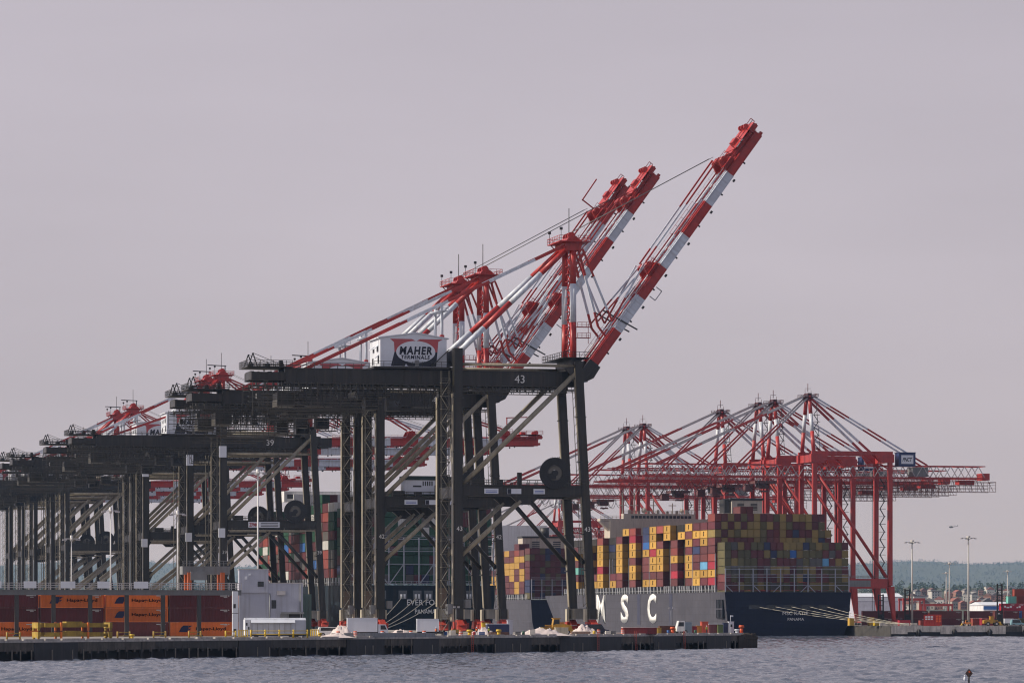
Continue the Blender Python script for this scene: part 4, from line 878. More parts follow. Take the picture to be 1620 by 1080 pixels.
UR = 231.8
for D, l in ((1429, 'nearest red crane, its sign house standing out at the right end'), (1471, 'red crane second from the right, lower sign house beside it'),
             (1490, 'red crane third from the right, mast close to the second'), (1540, 'red crane fourth from the right, mast standing alone'),
             (1654, 'red crane fifth from the right, in the left pair of masts'), (1680, 'leftmost tall red crane, in the left pair of masts')):
    crane_red(UR, D, l, house=D < 1480 or D > 1660)
crane_red(UR+22, 1890, 'small distant red crane with a lettered name board on its boom', 0.78, False, 'NEW YORK CONTAINER TERMINAL', group='distant red cranes beyond the ships')
crane_red(UR+50, 1990, 'small distant red crane seen through the legs of crane 43', 0.74, True, group='distant red cranes beyond the ships')

# ------------------------------------------------------------------ ships
MASS = MB(); MASSM = []          # containers too many and too hidden to pick apart
def mass(root, x, y, z, color):
    if color not in MASSM: MASSM.append(color)
    mi = MASSM.index(color)
    M = Matrix.Translation(root.location) @ Matrix.Rotation(root.rotation_euler.z, 4, 'Z')
    o = len(MASS.v); t_ = MB(); cont_shape(t_, x, y, z) if False else t_.box(x-1.19, x+1.19, y, y+CL, z+0.03, z+CH-0.12)
    MASS._add([M @ Vector(p) for p in t_.v], t_.f, mi)
def lashing(root, beam, y, z0, z1, step=4.9, diag=True, name='lashing_bridge'):
    mb = MB(); n = int(beam/step)
    for k in range(n+1):
        xx = 0.6 + (beam-1.2)*k/n; mb.beam((xx, y, z0), (xx, y, z1), 0.34, 0.34)
        if diag and k % 3 != 1 and k < n:
            x2 = 0.6 + (beam-1.2)*(k+1)/n
            mb.beam((xx, y, z0 if k % 2 else z0+(z1-z0)*0.45), (x2, y, z0+(z1-z0)*0.45 if k % 2 else z0), 0.24, 0.24)
    lv = [z0+(z1-z0)*q for q in (0.45, 0.72, 0.98)]
    for z in lv: mb.box(0.4, beam-0.4, y-0.35, y+0.35, z-0.16, z)
    for z in lv[1:]: mb.beam((0.4, y-0.35, z+1.0), (beam-0.4, y-0.35, z+1.0), 0.08, 0.08); mb.beam((0.4, y-0.35, z+0.5), (beam-0.4, y-0.35, z+0.5), 0.06, 0.06)
    mb.rail((0.4, y-0.5, z0), (beam-0.4, y-0.5, z0), 1.1, 1.6, 0.09)
    return mb.build(name, LASH, root)
STANM = mat('stanchion_grey', (0.42, 0.43, 0.46), 0.6, var=0.3, scale=0.5)
def stanchions(root, y0, y1, z0, z1, step=3.9, inset=0.25):
    mb = MB(); y = y0; CRS = random.Random(int(y0))
    while y < y1:
        mb.beam((inset, y, z0), (inset, y, z1), 0.32, 0.45); mb.beam((inset, y+0.2, z0), (inset, y+1.6, z1-0.1), 0.14, 0.14); y += step*CRS.uniform(0.6, 1.35)
    mb.beam((inset-0.15, y0, z0+0.9), (inset-0.15, y1, z0+0.9), 0.1, 0.1)
    MB().box(inset+1.5, inset+1.8, y0, y1, z0+0.02, z1-0.1).build('hatch_coaming', DARK, root)
    return mb.build('deck_stanchions', STANM, root)
SEQ = lambda s: [ {'y':'yellow','m':'maroon','b':'brown','r':'red','u':'rust red','n':'navy','l':'light blue','o':'olive','g':'grey','t':'tan','q':'turquoise','k':'blue','.':None}[c] for c in s ]

# --- the big ship with the sunlit side, stern towards us
B1 = 48.0; DS1 = 1366
s1 = ship('large navy hulled container ship with sunlit grey side and huge white letters', 180.6, DS1, B1, 284, 15.9, HULLSUN, NAVY, bow=50)
mb = MB(); mb.box(0.6, B1-0.6, -0.12, 0.5, 9.0, 13.6); mb.build('transom_top', NAVY, s1)
for k in range(5):
    mb = MB(); x0 = 9 + k*6.6; mb.box(x0, x0+4.4, -0.20, -0.1, 9.8, 11.2); mb.build('mooring_port', WINDOW, s1)
mb = MB(); mb.box(-0.06, 0.2, 2.4, 10.5, 6.5, 13.2); mb.build('mooring_recess', WINDOW, s1)
mb = MB()
for q in range(5): mb.beam((-0.1, 3+q*1.7, 6.6), (-0.1, 3+q*1.7, 13.2), 0.35, 0.35)
mb.box(-0.3, 0.1, 2.2, 10.7, 9.6, 10.0); mb.build('recess_frame', HULLSUN, s1)
letters('lettering', s1, (26.6, -0.17, 8.25), 0, 'MSC KATIE', 1.25, NUMW, width=9.6)
letters('lettering', s1, (26.8, -0.17, 6.1), 0, 'PANAMA', 1.0, NUMW, width=6.2)
def yon(xp, u, root_D): # distance along a ship's side at which it meets column xp
    k = (223 + 1.029*u); D = FPX*k/(xp+651); return (D-root_D)/CT
for ch, xp, wd in (('M', 949.5, 14.0), ('S', 987, 11.5), ('C', 1030, 12.5)):
    o = link('lettering', text_mesh(ch, 11.4, NUMW, width=wd, bold=0.02 if ch == 'M' else 0.035, depth=0.06), s1, (-0.09, yon(xp, 180.6, DS1), 10.1)); o.rotation_euler = (R(90), 0, R(-90))
for xp in (1009, 1059.5):
    y = yon(xp, 180.6, DS1); mb = MB(); mb.box(-0.05, 0.1, y-2.2, y+2.2, 4.0, 15.7); mb.build('fender_strip', mat('strip_navy', (0.03, 0.035, 0.07), 0.45, streak=0.6, streak_col=(0.12, 0.11, 0.12)), s1)
lashing(s1, B1, 1.0, 13.6, 24.4)
stanchions(s1, 13, 232, 15.9, 18.6)
# superstructure, funnel casing
yb = (1530-DS1)/CT
bw = MB(); bw.box(3, B1-3, yb, yb+9, 18, 45.5); bw.box(-1.0, B1+1, yb+0.5, yb+5, 45.5, 46.5); bw.box(9, B1-9, yb+0.5, yb+5, 46.5, 48.6); bw.prism([(-1.0, yb+0.6, 45.4), (3, yb+0.6, 45.4), (3, yb+0.6, 41.5)], (0, 3.5, 0)); sb = bw.build('bridge_block', SHIPCREAM, s1)
mb = MB(); [mb.box(12+q*1.6, 13.2+q*1.6, yb+0.42, yb+0.5, 46.7, 47.8) for q in range(16)]; mb.build('bridge_window', WINDOW, sb)
mb = MB(); mb.rail((9, yb+0.6, 48.6), (B1-9, yb+0.6, 48.6), 1.2, 1.6, 0.14, bars=3); mb.rail((-0.8, yb+0.6, 46.5), (9, yb+0.6, 46.5), 1.2, 1.6, 0.12); [mb.box(q, q+0.9, yb+1, yb+2, 48.6, 49.6+0.3*(q % 3)) for q in range(11, 38, 4)]
for xx in (9, 14, 22, 30): mb.beam((xx, yb+3, 48.6), (xx, yb+3, 53+xx % 5), 0.4, 0.4); mb.beam((xx-1.6, yb+3, 52), (xx+1.6, yb+3, 52), 0.3, 0.3)
mb.ball((18, yb+3, 50), 1.1, 1.1, 1.2); mb.ball((34, yb+3, 49.8), 0.9, 0.9, 1.0); mb.build('mast', SHIPCREAM, sb)
yf = (1418-DS1)/CT
mb = MB(); mb.box(19.0, 31.0, yf, yf+9, 18, 50.6); mb.box(15.5, 35.0, yf+0.5, yf+8, 18, 45.8); fc = mb.build('funnel_casing', SHIPCREAM, s1)
mb = MB(); mb.box(18.2, 31.6, yf-0.6, yf+9.4, 50.7, 51.4); mb.box(16.6, 18.6, yf+1, yf+8, 44.6, 51.0); mb.build('funnel_cap', DARK, fc)
for xx in (21.2, 26.4):
    mb = MB()
    for q in range(5): mb.box(xx, xx+2.6, yf-0.10, yf-0.02, 46.9+q*0.55, 47.25+q*0.55)
    mb.build('louvre', DARK, fc)
# containers: two stern bays end-on, then the outer row along the side
CR = random.Random(21)
def pick(w_): return CR.choices(list(w_), list(w_.values()))[0]
x0 = 1.9
for r in range(7):
    for c in range(19):
        col = pick({'olive': 6, 'tan': 3, 'maroon': 3, 'navy': 0.6, 'brown': 1, 'grey': 1})  # olive ends are yellow box doors with shade put into the colour
        if (r, c) == (5, 10): col = 'blue'
        if (r, c) == (4, 15): col = 'light blue'
        x = x0 + c*2.47; z = 13.75 + r*CH
        if r < 2: mass(s1, x, 2.2, z, col)
        else: container(s1, x, 2.2, z, col, f'{col} container in the stern bay, {ORD[r-1]} above the lashing bridge, {ORD[c+1]} across', 'containers in the stern bay of the big ship')
for r in range(4):
    row = 17 if r > 1 else 18
    for c in range(row):
        col = pick({'tan': 5, 'olive': 3, 'maroon': 5, 'navy': 0.5, 'brown': 1.5})
        if c == 0 and r == 3: col = 'rust red'
        x = 1.2 + c*2.47; z = 18.5 + (5+r)*CH
        container(s1, x, 12.2, z, col, f'{col} container in the high second bay, {ORD[4-r]} row down, {ORD[c+1]} across', 'containers topping the second bay of the big ship')
for col, xx in (('brown', 14.0), ('maroon', 16.5)):
    container(s1, xx, 22.5, 18.5+9*CH, col, f'{col} container standing proud above the second stack by the funnel casing', 'containers beside the funnel casing')
SIDE = ['ryrub...', 'mylbbyym', 'yymbnmym', 'byyymyby', '......y.', 'brmyub..', '......yy', 'bbyyyb.u', 'ybyyryyy', 'ymbbyknn', '........', 'byybyyru', '.......y', 'bbyyyym.', 'ym......', '........', 'yyryyyu.', 'yb......', 'bybymy..', '........', 'ymqby...', 'bym.....']
ycol = 12.2
for i, sq in enumerate(SIDE):
    y = ycol + i*9.78
    for r, col in enumerate(SEQ(sq)):
        if col is None or (i == 0 and r >= 5): continue
        z = 18.5 + r*CH
        if i > 17: mass(s1, 1.2, y, z, col); continue
        container(s1, 1.2, y, z, col, f'{col} container along the sunlit grey ship side, {ORD[i+1]} stack from stern, {ORD[r+1]} up', 'containers along the side of the big ship', col == 'yellow')
    top = 8 if i < 10 else 7
    for r in range(top):
        for q in (1, 2):
            if i > 0 or r < 5: mass(s1, 1.2 + q*2.47, y, 18.5 + r*CH, pick({'recess_shade': 5, 'olive': 1, 'grey': 0.6, 'maroon': 0.7, 'navy': 0.7}))
for k in range(6):
    mb = MB(); yy = ycol + k*29.34 - 0.24
    for xx in (0.1, 1.3): mb.beam((xx, yy, 15.9), (xx, yy, 30), 0.3, 0.3)
    mb.build('lashing_post', LASH, s1)

# --- ship ahead of it, half hidden
B2 = 30.0; DS2 = 1722
s2 = ship('smaller container ship half hidden behind the bow of the big one', 198.7, DS2, B2, 290, 14.6, HULLSUN, NAVY, bow=60)
lashing(s2, B2, 1.0, 14.7, 24, 5.0, False)
stanchions(s2, 8, 150, 14.6, 17.2)
yf2 = 26
mb = MB(); mb.box(2.6, 27, yf2, yf2+9, 17, 43.2); fc = mb.build('funnel_casing', SHIPCREAM, s2)
mb = MB(); mb.box(2.2, 27.4, yf2-0.5, yf2+9.4, 43.3, 44.0); mb.tube((14, yf2+4, 44), (14, yf2+4, 48), 2.2, 12); mb.build('funnel_cap', DARK, fc)
for xx in (7, 17):
    mb = MB()
    for q in range(4): mb.box(xx, xx+3.6, yf2-0.10, yf2-0.02, 38.4+q*0.9, 38.9+q*0.9)
    mb.build('louvre', DARK, fc)
mb = MB(); mb.box(4, B2-4, 72, 80, 17, 50); mb.box(-1, B2+1, 73, 78, 46, 49); mb.build('bridge_block', SHIPWHITE, s2)
for r in range(8):
    for c in range(12):
        mass(s2, 1.4 + c*2.45, 3, 15.0 + r*CH, pick({'olive': 3, 'maroon': 5, 'navy': 2, 'brown': 2}))
for i, sq in enumerate(['mbyymyb', 'yymbyyum', 'bmyyybm', 'mbmyyby', 'ymbbyym', 'byymbym', 'myyb']):
    for r, col in enumerate(SEQ(sq)):
        mass(s2, 1.3, 13 + i*9.8, 17.3 + r*CH, col); mass(s2, 3.8, 13 + i*9.8, 17.3 + r*CH, pick({'olive': 3, 'maroon': 5, 'navy': 2, 'brown': 2}))

# --- dark teal ship on the near side, seen through the crane legs
B3 = 48.0; DS3 = 1150
s3 = ship('dark teal container ship with green stacks seen through the crane legs', 5.0, DS3, B3, 330, 16.6, TEAL, TEAL, bow=62)
for k, x_ in enumerate((11, 17.5, 22, 25.5, 30, 38)):
    mb = MB(); mb.box(x_, x_+2.6, -0.16, -0.05, 12.4, 15.0); wp = mb.build('mooring_port', mat('port_glow', (0.10, 0.11, 0.12), 0.6), s3)
    mb = MB(); mb.tube((x_+0.8, -0.3, 12.5), (x_+0.8, -0.3, 13.9), 0.35, 8); mb.tube((x_+1.8, -0.3, 12.5), (x_+1.8, -0.3, 13.9), 0.35, 8); mb.build('bitts', SHIPWHITE, wp)
letters('lettering', s3, (24.4, -0.12, 11.4), 0, 'EVER FO', 1.8, NUMW, width=8.6, bold=0.01)
letters('lettering', s3, (25.8, -0.12, 8.6), 0, 'PANAMA', 1.35, NUMW, width=6.4, bold=0.01)
lashing(s3, B3, 0.8, 16.7, 31.0, 4.4)
stanchions(s3, 6, 220, 16.6, 19.0)
yb = 92
mb = MB(); mb.box(2, B3-2, yb, yb+12, 38, 47); mb.box(-1, B3+1, yb+1, yb+6, 44.5, 48); sb = mb.build('bridge_block', SHIPWHITE, s3)
mb = MB(); mb.box(0, B3, yb+0.9, yb+0.99, 45.6, 47.0)
for q in range(2): mb.box(4, B3-4, yb-0.08, yb-0.02, 39+q*2.8, 40.2+q*2.8)
mb.build('bridge_window', WINDOW, sb)
mb = MB(); mb.box(22.6, 32.4, 30, 38, 18, 44.6); mb.box(22.7, 32.3, 29.9, 29.98, 43.2, 44.2); fc = mb.build('funnel_casing', SHIPWHITE, s3)
mb = MB(); mb.box(22.4, 32.6, 29.8, 38.2, 44.6, 45.8); mb.tube((28, 34, 45.8), (28, 34, 49.0), 1.5, 12); mb.build('funnel_cap', mat('funnel_green', (0.01, 0.05, 0.035), 0.5), fc)
mb = MB()
for q in range(5): mb.box(28+q*0.7, 28.35+q*0.7, 29.86, 29.97, 41.0, 42.6)
mb.box(25, 27.5, 29.84, 29.97, 41.4, 42.0); mb.build('louvre', DARK, fc)
CR.seed(5)
GW = {'green': 8, 'maroon': 2, 'white': 0.6, 'navy': 0.8, 'grey': 1}
for r in range(8):
    for c in range(19): mass(s3, 1.9 + c*2.45, 2.4, 17 + r*CH, pick(GW))
for i in range(14):
    hi = CR.choice((7, 8, 9))
    for r in range(hi):
        if 92-10 < 13 + i*9.8 < 104 and r > 5: continue
        mass(s3, 1.3, 13 + i*9.8, 19 + r*CH, pick({'green': 5, 'maroon': 4, 'white': 0.8, 'rust red': 2, 'blue': 0.6, 'grey': 1})); mass(s3, 3.8, 13 + i*9.8, 19 + r*CH, pick(GW))
mass_me = MASS.mesh('stacked_containers')
for c_ in MASSM: mass_me.materials.append(CCOL[c_])
tag(link('stacked_containers', mass_me), 'tightly stowed mixed containers deep in the ship stacks', 'containers', None, 'stuff')

# mooring lines
def line(name, a, b, sag, label, r=0.10, m=ROPE, group='mooring lines'):
    a = Vector(a); b = Vector(b); mb = MB(); n = 10
    pts = [a.lerp(b, k/n) - Vector((0, 0, sag*4*(k/n)*(1-k/n))) for k in range(n+1)]
    mb.path(pts, r, 5, 0); return tag(mb.build(name, m), label, 'rope', group)
def on(root, p): return Matrix.Translation(root.location) @ Matrix.Rotation(root.rotation_euler.z, 4, 'Z') @ Vector(p)
for k, (x_, z_) in enumerate(((13, 10.4), (19, 10.6), (25, 10.6), (32, 10.6), (38.5, 10.6))):
    line('mooring_line', on(s1, (x_, -0.3, z_)), W(233 + k*0.8, 1346 - k*1.5, ZF+0.6), 0.6, f'pale mooring line from the stern of the big ship, {ORD[k+1]} from its left side', 0.085)
for k, (x_, z_) in enumerate(((12, 13), (18.5, 13), (23, 12.8), (26.5, 12.6), (31, 12.6))):
    line('mooring_line', on(s3, (x_, -0.35, z_)), W(1.2 + k*0.2, 1096 - k*6, ZQ+0.4), 0.8, f'pale mooring line from the dark teal stern, {ORD[k+1]} from its left side', 0.10)
# ------------------------------------------------------------------ things on the near wharf
def corr_container(pos, rz, color, label, group, lettering=None, L=12.19, h=2.75, pale=False):
    """corrugated box seen from its long side: body, frame, and printed sign on the side"""
    root = thing('shipping_container', label, 'container', pos, rz, group)
    wd = 2.44
    def body(mb):
        n = 40; pts = []
        for k in range(n):
            a = 0.16 + (L-0.32)*k/n; d = (L-0.32)/n
            pts += [(a, 0.03), (a+d*0.30, 0.03), (a+d*0.45, 0.075), (a+d*0.85, 0.075)]
        pts.append((L-0.16, 0.03)); poly_ = [(x_, y_) for x_, y_ in pts] + [(L-0.16, wd-0.06), (0.16, wd-0.06)]
        mb.prism([(x_, y_, 0.12) for x_, y_ in poly_], (0, 0, h-0.24))
    cpart(('cc', color, L, h), 'panels', CCOL[color], root, body)
    def frame(mb):
        for a in (0, L-0.17):
            for b in (0, wd-0.17): mb.box(a, a+0.17, b, b+0.17, 0, h-0.02)
        for b in (0.01, wd-0.13): mb.box(0.17, L-0.17, b, b+0.12, 0.005, 0.15); mb.box(0.17, L-0.17, b, b+0.12, h-0.15, h-0.025)
        for a in (0.01, L-0.13): mb.box(a, a+0.12, 0.17, wd-0.17, 0.005, 0.15); mb.box(a, a+0.12, 0.17, wd-0.17, h-0.15, h-0.025)
    cpart(('cf', color, L, h), 'frame', CCOL[color], root, frame)
    cpart(('code', L, h), 'code_mark', mat('print_white', (0.55, 0.55, 0.54), 0.7), root, lambda mb: (mb.box(L-2.3, L-0.9, 0.0, 0.02, h-0.52, h-0.36), mb.box(L-0.75, L-0.5, 0.0, 0.02, h-0.52, h-0.36), mb.box(L-1.6, L-0.9, 0.0, 0.02, h-0.78, h-0.66)))
    if lettering:
        INK = mat('print_navy', (0.014, 0.02, 0.075), 0.6)
        letters('lettering', root, (L*0.66, 0.012, h*0.50), 0, lettering, 0.78, mat('print_black', (0.02, 0.019, 0.018), 0.95, spec=0.05), width=5.9, bold=0.02)
        def logo(mb):
            c = (L*0.235, 0, h*0.52); 
            mb.prism([(c[0]-1.15, -0.012, c[2]-0.62), (c[0]+0.5, -0.012, c[2]-0.62), (c[0]+0.75, -0.012, c[2]-0.1), (c[0]+0.75, -0.012, c[2]+0.65), (c[0]-0.25, -0.012, c[2]+0.65), (c[0]-0.7, -0.012, c[2]+0.25)], (0, 0.04, 0))
            mb.prism([(c[0]+0.8, -0.012, c[2]+0.2), (c[0]+1.5, -0.012, c[2]+0.62), (c[0]+0.8, -0.012, c[2]+0.62)], (0, 0.04, 0)); mb.prism([(c[0]+0.8, -0.012, c[2]-0.35), (c[0]+1.3, -0.012, c[2]+0.05), (c[0]+0.8, -0.012, c[2]+0.05)], (0, 0.04, 0))
        cpart(('logo', h), 'emblem', INK, root, logo)
    return root
HL = 'Hapag-Lloyd'
CRZ = R(17)
row0 = at(-40, 722, ZQ); rdir = Vector((math.cos(CRZ), math.sin(CRZ), 0))
STK = [[('orange', HL), ('maroon', None), ('maroon', None)], [('maroon', None), ('maroon', None), ('orange', HL)], [('brown', None), ('orange', HL), ('orange', HL)], [('orange', HL), ('maroon', None), ('maroon', None)], [('orange', None), ('maroon', None), ('orange', None)]]
wn = ['at the left edge of the wharf', 'behind the yellow spreaders', 'right of the yellow spreaders', 'next to last before the grey shed', 'beside the grey shed']
tn = ['bottom', 'middle', 'top']
for i, st_ in enumerate(STK):
    for r, (c, txt) in enumerate(st_):
        p = row0 + rdir*(i*12.62); p.z = ZQ + 0.02 + r*2.75
        corr_container(p, CRZ, c, f'{c} container{" with printed name" if txt else ""}, {tn[r]} of the stack {wn[i]}', 'containers stacked on the near wharf', txt)
# elevated walkway on steel posts in front of the stacks
wk = thing('pipe_bridge', 'grey elevated walkway with railings on dark posts before the container stacks', 'walkway', row0 + Vector((-6, -8, 0)), CRZ)
STEELB = mat('walkway_steel', (0.13, 0.14, 0.155), 0.5, var=0.2, streak=0.3)
mb = MB(); mb.box(-4, 58.5, -0.7, 0.7, 7.9, 8.8); mb.box(-4, 58.5, -0.9, 0.9, 8.8, 8.9); mb.build('deck_beam', STEELB, wk)
mb = MB(); mb.rail((-4, -0.9, 8.9), (58.5, -0.9, 8.9), 1.3, 1.9, 0.1, bars=3); mb.rail((-4, 0.9, 8.9), (58.5, 0.9, 8.9), 1.3, 1.9, 0.1, bars=3); mb.build('railing', PLIGHT, wk)
for k in range(9):
    xx = 1.0 + k*7.05
    mb = MB(); mb.box(xx-0.36, xx+0.36, -0.36, 0.36, 0, 7.9); mb.box(xx-0.6, xx+0.6, -0.6, 0.6, 0, 0.35); mb.box(xx-0.42, xx+0.42, -0.42, 0.42, 3.9, 4.05); mb.build('post', mat('post_dark', (0.05, 0.052, 0.056), 0.55, var=0.3, streak=0.4), wk)
    if k in (1, 2, 3, 4, 5): mb = MB(); mb.box(xx+1.2, xx+3.6+0.4*(k % 2), -1.02, -0.93, 9.2, 10.5); mb.build('white_panel', HOUSEW, wk)
# spreader frames
YELS = mat('spreader_yellow', (0.34, 0.23, 0.035), 0.6, var=0.35, scale=0.8, streak=0.5)
def spreader(pos, rz, label):
    root = thing('container_spreader', label, 'spreader', pos, rz, 'yellow container spreaders on the near wharf')
    def fr(mb):
        for y in (0.2, 1.9): mb.box(1.6, 12.0, y, y+0.35, 0.55, 1.25)
        for x_ in (0.2, 13.0): mb.box(x_, x_+0.5, 0, 2.44, 0.4, 1.35)
        for x_ in (3.2, 6.2, 9.2): mb.box(x_, x_+0.4, 0.5, 2.0, 0.6, 1.2)
        mb.box(0.7, 13.0, 0.75, 1.0, 0.62, 1.05); mb.box(0.7, 13.0, 1.45, 1.7, 0.62, 1.05); mb.box(5.4, 8.2, 0.3, 2.1, 1.25, 1.5)
    cpart(('spr',), 'frame', YELS, root, fr)
    cpart(('sprl',), 'corner_guide', mat('guide_orange', (0.62, 0.16, 0.03), 0.5), root, lambda mb: [mb.box(x_, x_+0.3, y_, y_+0.3, 0.0, 1.36) for x_ in (4.2, 9.0) for y_ in (-0.12, 2.2)])
    cpart(('sprt',), 'twistlock_beam', YELS, root, lambda mb: [mb.box(x_, x_+0.34, y_, y_+0.34, 0, 0.4) for x_ in (0.25, 13.1) for y_ in (0.1, 2.0)])
    return root
sp = pier(58, 7); sp2 = sp.copy(); sp2.z += 1.52
spreader(sp, R(30), 'yellow container spreader frame lying on the near wharf, the lower of two')
spreader(sp2, R(30), 'yellow container spreader frame lying on the near wharf, the upper of two')
# guard rails, bollards, barrels
def guard(x, back, n, label, wd=2.3, col=YEL, h=1.35, group='yellow guard rails on the near wharf'):
    root = thing('guard_rail', label, 'guard rail', pier(x, back), EROT*0.55, group)
    for k in range(n+1): mb = MB(); mb.tube((k*wd, 0, 0), (k*wd, 0, h), 0.16, 8); mb.build('post', col, root)
    mb = MB(); mb.tube((0, 0, h*0.86), (n*wd, 0, h*0.86), 0.07, 6); mb.tube((0, 0, h*0.45), (n*wd, 0, h*0.45), 0.07, 6); mb.build('rail', col, root)
    return root
YELD = mat('dirty_yellow', (0.40, 0.26, 0.045), 0.6, var=0.25, streak=0.5)
guard(11, 4, 1, 'short dirty yellow guard rail at the left edge of the wharf', col=YELD)
guard(186, 4, 1, 'short dirty yellow guard rail right of the yellow spreaders', col=YELD)
guard(243, 4, 1, 'short dirty yellow guard rail before the lettered orange container', col=YELD)
guard(299, 4, 1, 'short dirty yellow guard rail before the next container post', col=YELD)
guard(357, 4, 1, 'short yellow guard rail left of the white site trailer', 2.0)
guard(397, 4, 4, 'long bright yellow guard rail before the white site trailer', 2.9, YEL, 1.5)
def gate(x, back, label):
    root = thing('barricade', label, 'barrier', pier(x, back), EROT*0.5, 'yellow barrier frames')
    mb = MB()
    for k in range(5): mb.box(k*0.42, k*0.42+0.12, 0, 0.12, 0, 1.5)
    mb.box(0, 1.8, 0.02, 0.1, 0.2, 0.35); mb.box(0, 1.8, 0.02, 0.1, 1.3, 1.42); mb.build('frame', YEL, root)
gate(378, 5, 'yellow barred barrier frame left of the white site trailer'); gate(491, 6, 'yellow barred barrier frame right of the white site trailer')
def bollard(x, back, label, m=YEL, h=0.9, r=0.34):
    o = MB().tube((0, 0, 0), (0, 0, h*0.7), r*0.75, 12).tube((0, 0, h*0.7), (0, 0, h), r*1.25, 12, r2=r*1.1).tube((0, 0, -0.02), (0, 0, 0.12), r*1.4, 12).build('mooring_bollard', m)
    o.location = pier(x, back); return tag(o, label, 'bollard', 'bollards on the wharf edge')
bollard(209, 1.4, 'small yellow bollard on the wharf edge right of the spreaders'); bollard(506, 1.4, 'small yellow bollard on the edge before the low salt pile')
bollard(743, 1.4, 'yellow bollard on the wharf edge above the leftmost red ladder', h=1.3, r=0.5); bollard(789, 1.4, 'yellow bollard on the wharf edge before the dark blue container', h=1.3, r=0.45)
ORB = mat('barrel_orange', (0.62, 0.10, 0.03), 0.5)
bollard(1064, 1.5, 'rust orange bollard left of the white truck cab', ORB, 1.6, 0.45); bollard(1166, 2, 'white bollard near the end of the wharf', HOUSEW, 1.0, 0.5); bollard(1173, 2, 'tall rust orange bollard at the end of the wharf', ORB, 1.9, 0.5)
def barrel(x, back, label):
    root = thing('traffic_barrel', label, 'traffic barrel', pier(x, back), 0, 'orange traffic barrels on the near wharf')
    cpart(('brl',), 'drum', ORB, root, lambda mb: (mb.tube((0,0,0.08), (0,0,0.35), 0.40, 12), mb.tube((0,0,0.5), (0,0,0.75), 0.37, 12, r2=0.36), mb.tube((0,0,0.9), (0,0,1.15), 0.35, 12, r2=0.32)))
    cpart(('brw',), 'white_band', HOUSEW, root, lambda mb: (mb.tube((0,0,0.35), (0,0,0.5), 0.39, 12, r2=0.38), mb.tube((0,0,0.75), (0,0,0.9), 0.36, 12, r2=0.355)))
    cpart(('brb',), 'base', BLACK, root, lambda mb: mb.tube((0,0,0), (0,0,0.08), 0.5, 12))
for x, l in ((535, 'before the tall salt pile'), (562, 'before the left end of the box truck'), (605, 'before the cab of the box truck'), (650, 'left of the white cargo trailer'), (671, 'before the white cargo trailer'), (729, 'right of the white cargo trailer'), (947, 'at the head of the left red ladder'), (985, 'left of the long rust red skip')):
    barrel(x, 2.4, f'orange and white traffic barrel {l}')
# grey corrugated shed
SHED = mat('shed_grey', (0.44, 0.46, 0.55), 0.55, var=0.08, streak=0.4, streak_col=(0.24, 0.24, 0.27))
p = at(378, 735, ZQ)
sh = thing('shed', 'grey corrugated two part shed behind the white site trailer', 'shed', p, R(6))
def corr_wall(mb, x0, x1, z0, z1, y=0.0):
    n = int((x1-x0)/0.4)
    for k in range(n): a = x0+(x1-x0)*k/n; mb.box(a, a+0.2, y-0.06, y+0.02, z0, z1)
mb = MB(); mb.box(0, 12.4, 0, 9, 0, 10.2); corr_wall(mb, 0.1, 12.3, 4.6, 10.1); corr_wall(mb, 0.1, 8, 0, 4.4); mb.build('wall', SHED, sh)
mb = MB(); mb.box(0.02, 5.7, -0.3, 6, 8.4, 12.9); corr_wall(mb, 0.1, 5.6, 8.5, 12.8, -0.3); mb.build('upper_block', SHED, sh)
mb = MB(); mb.box(-0.1, 5.8, -0.4, 6.1, 12.9, 13.05); mb.box(5.72, 12.5, -0.15, 9.1, 10.2, 10.38); mb.build('roof', PLIGHT, sh)
mb = MB(); mb.box(8.1, 12.6, -0.5, -0.08, 4.3, 4.7); mb.box(8.0, 9.6, -0.3, -0.07, 1.6, 4.3); mb.build('canopy', GREY, sh)
mb = MB(); mb.box(9.65, 12.3, -0.1, -0.07, 0.6, 4.3); mb.build('doorway', BLACK, sh)
mb = MB(); mb.box(6.3, 7.2, -0.12, -0.07, 5.4, 7.0); mb.box(3.6, 4.8, -0.42, -0.36, 9.6, 10.6); mb.build('window', WINDOW, sh)
mb = MB(); mb.tube((11.9, -0.2, 0.2), (11.9, -0.2, 10.1), 0.12, 8); mb.tube((5.95, -0.2, 0.2), (5.95, -0.2, 8.3), 0.12, 8); mb.build('downpipe', GREY, sh)
mb = MB(); mb.box(7.4, 9.0, -0.6, -0.07, 8.0, 8.8); mb.build('vent_unit', PLIGHT, sh)
mb = MB(); mb.box(1.2, 1.6, -0.5, -0.32, 11.0, 11.6); mb.box(1.9, 2.3, -0.55, -0.32, 11.8, 12.1); mb.build('wall_lamp', HOUSEW, sh)
wt = thing('white_hoarding', 'narrow white panel column between the containers and the grey shed', 'panel', at(368, 716, ZQ), R(10))
mb = MB(); mb.box(0, 1.05, 0, 1.0, 0.2, 4.4); mb.box(0, 1.05, 0, 1.0, 4.5, 8.6); mb.build('panel', HOUSEW, wt); mb = MB(); mb.box(0.15, 0.6, -0.03, 0.02, 5.4, 6.2); mb.box(0.2, 0.7, -0.03, 0.02, 0.9, 1.5); mb.build('marking', DARK, wt)
gp = thing('storage_box', 'dull green storage container end right of the grey shed', 'container', at(479, 742, ZQ), R(8))
mb = MB(); mb.box(0, 1.7, 0, 5, 0, 8.2); corr_wall(mb, 0.05, 1.65, 0.1, 8.1); mb.build('wall', mat('dull_green', (0.10, 0.16, 0.14), 0.6, streak=0.3), gp)
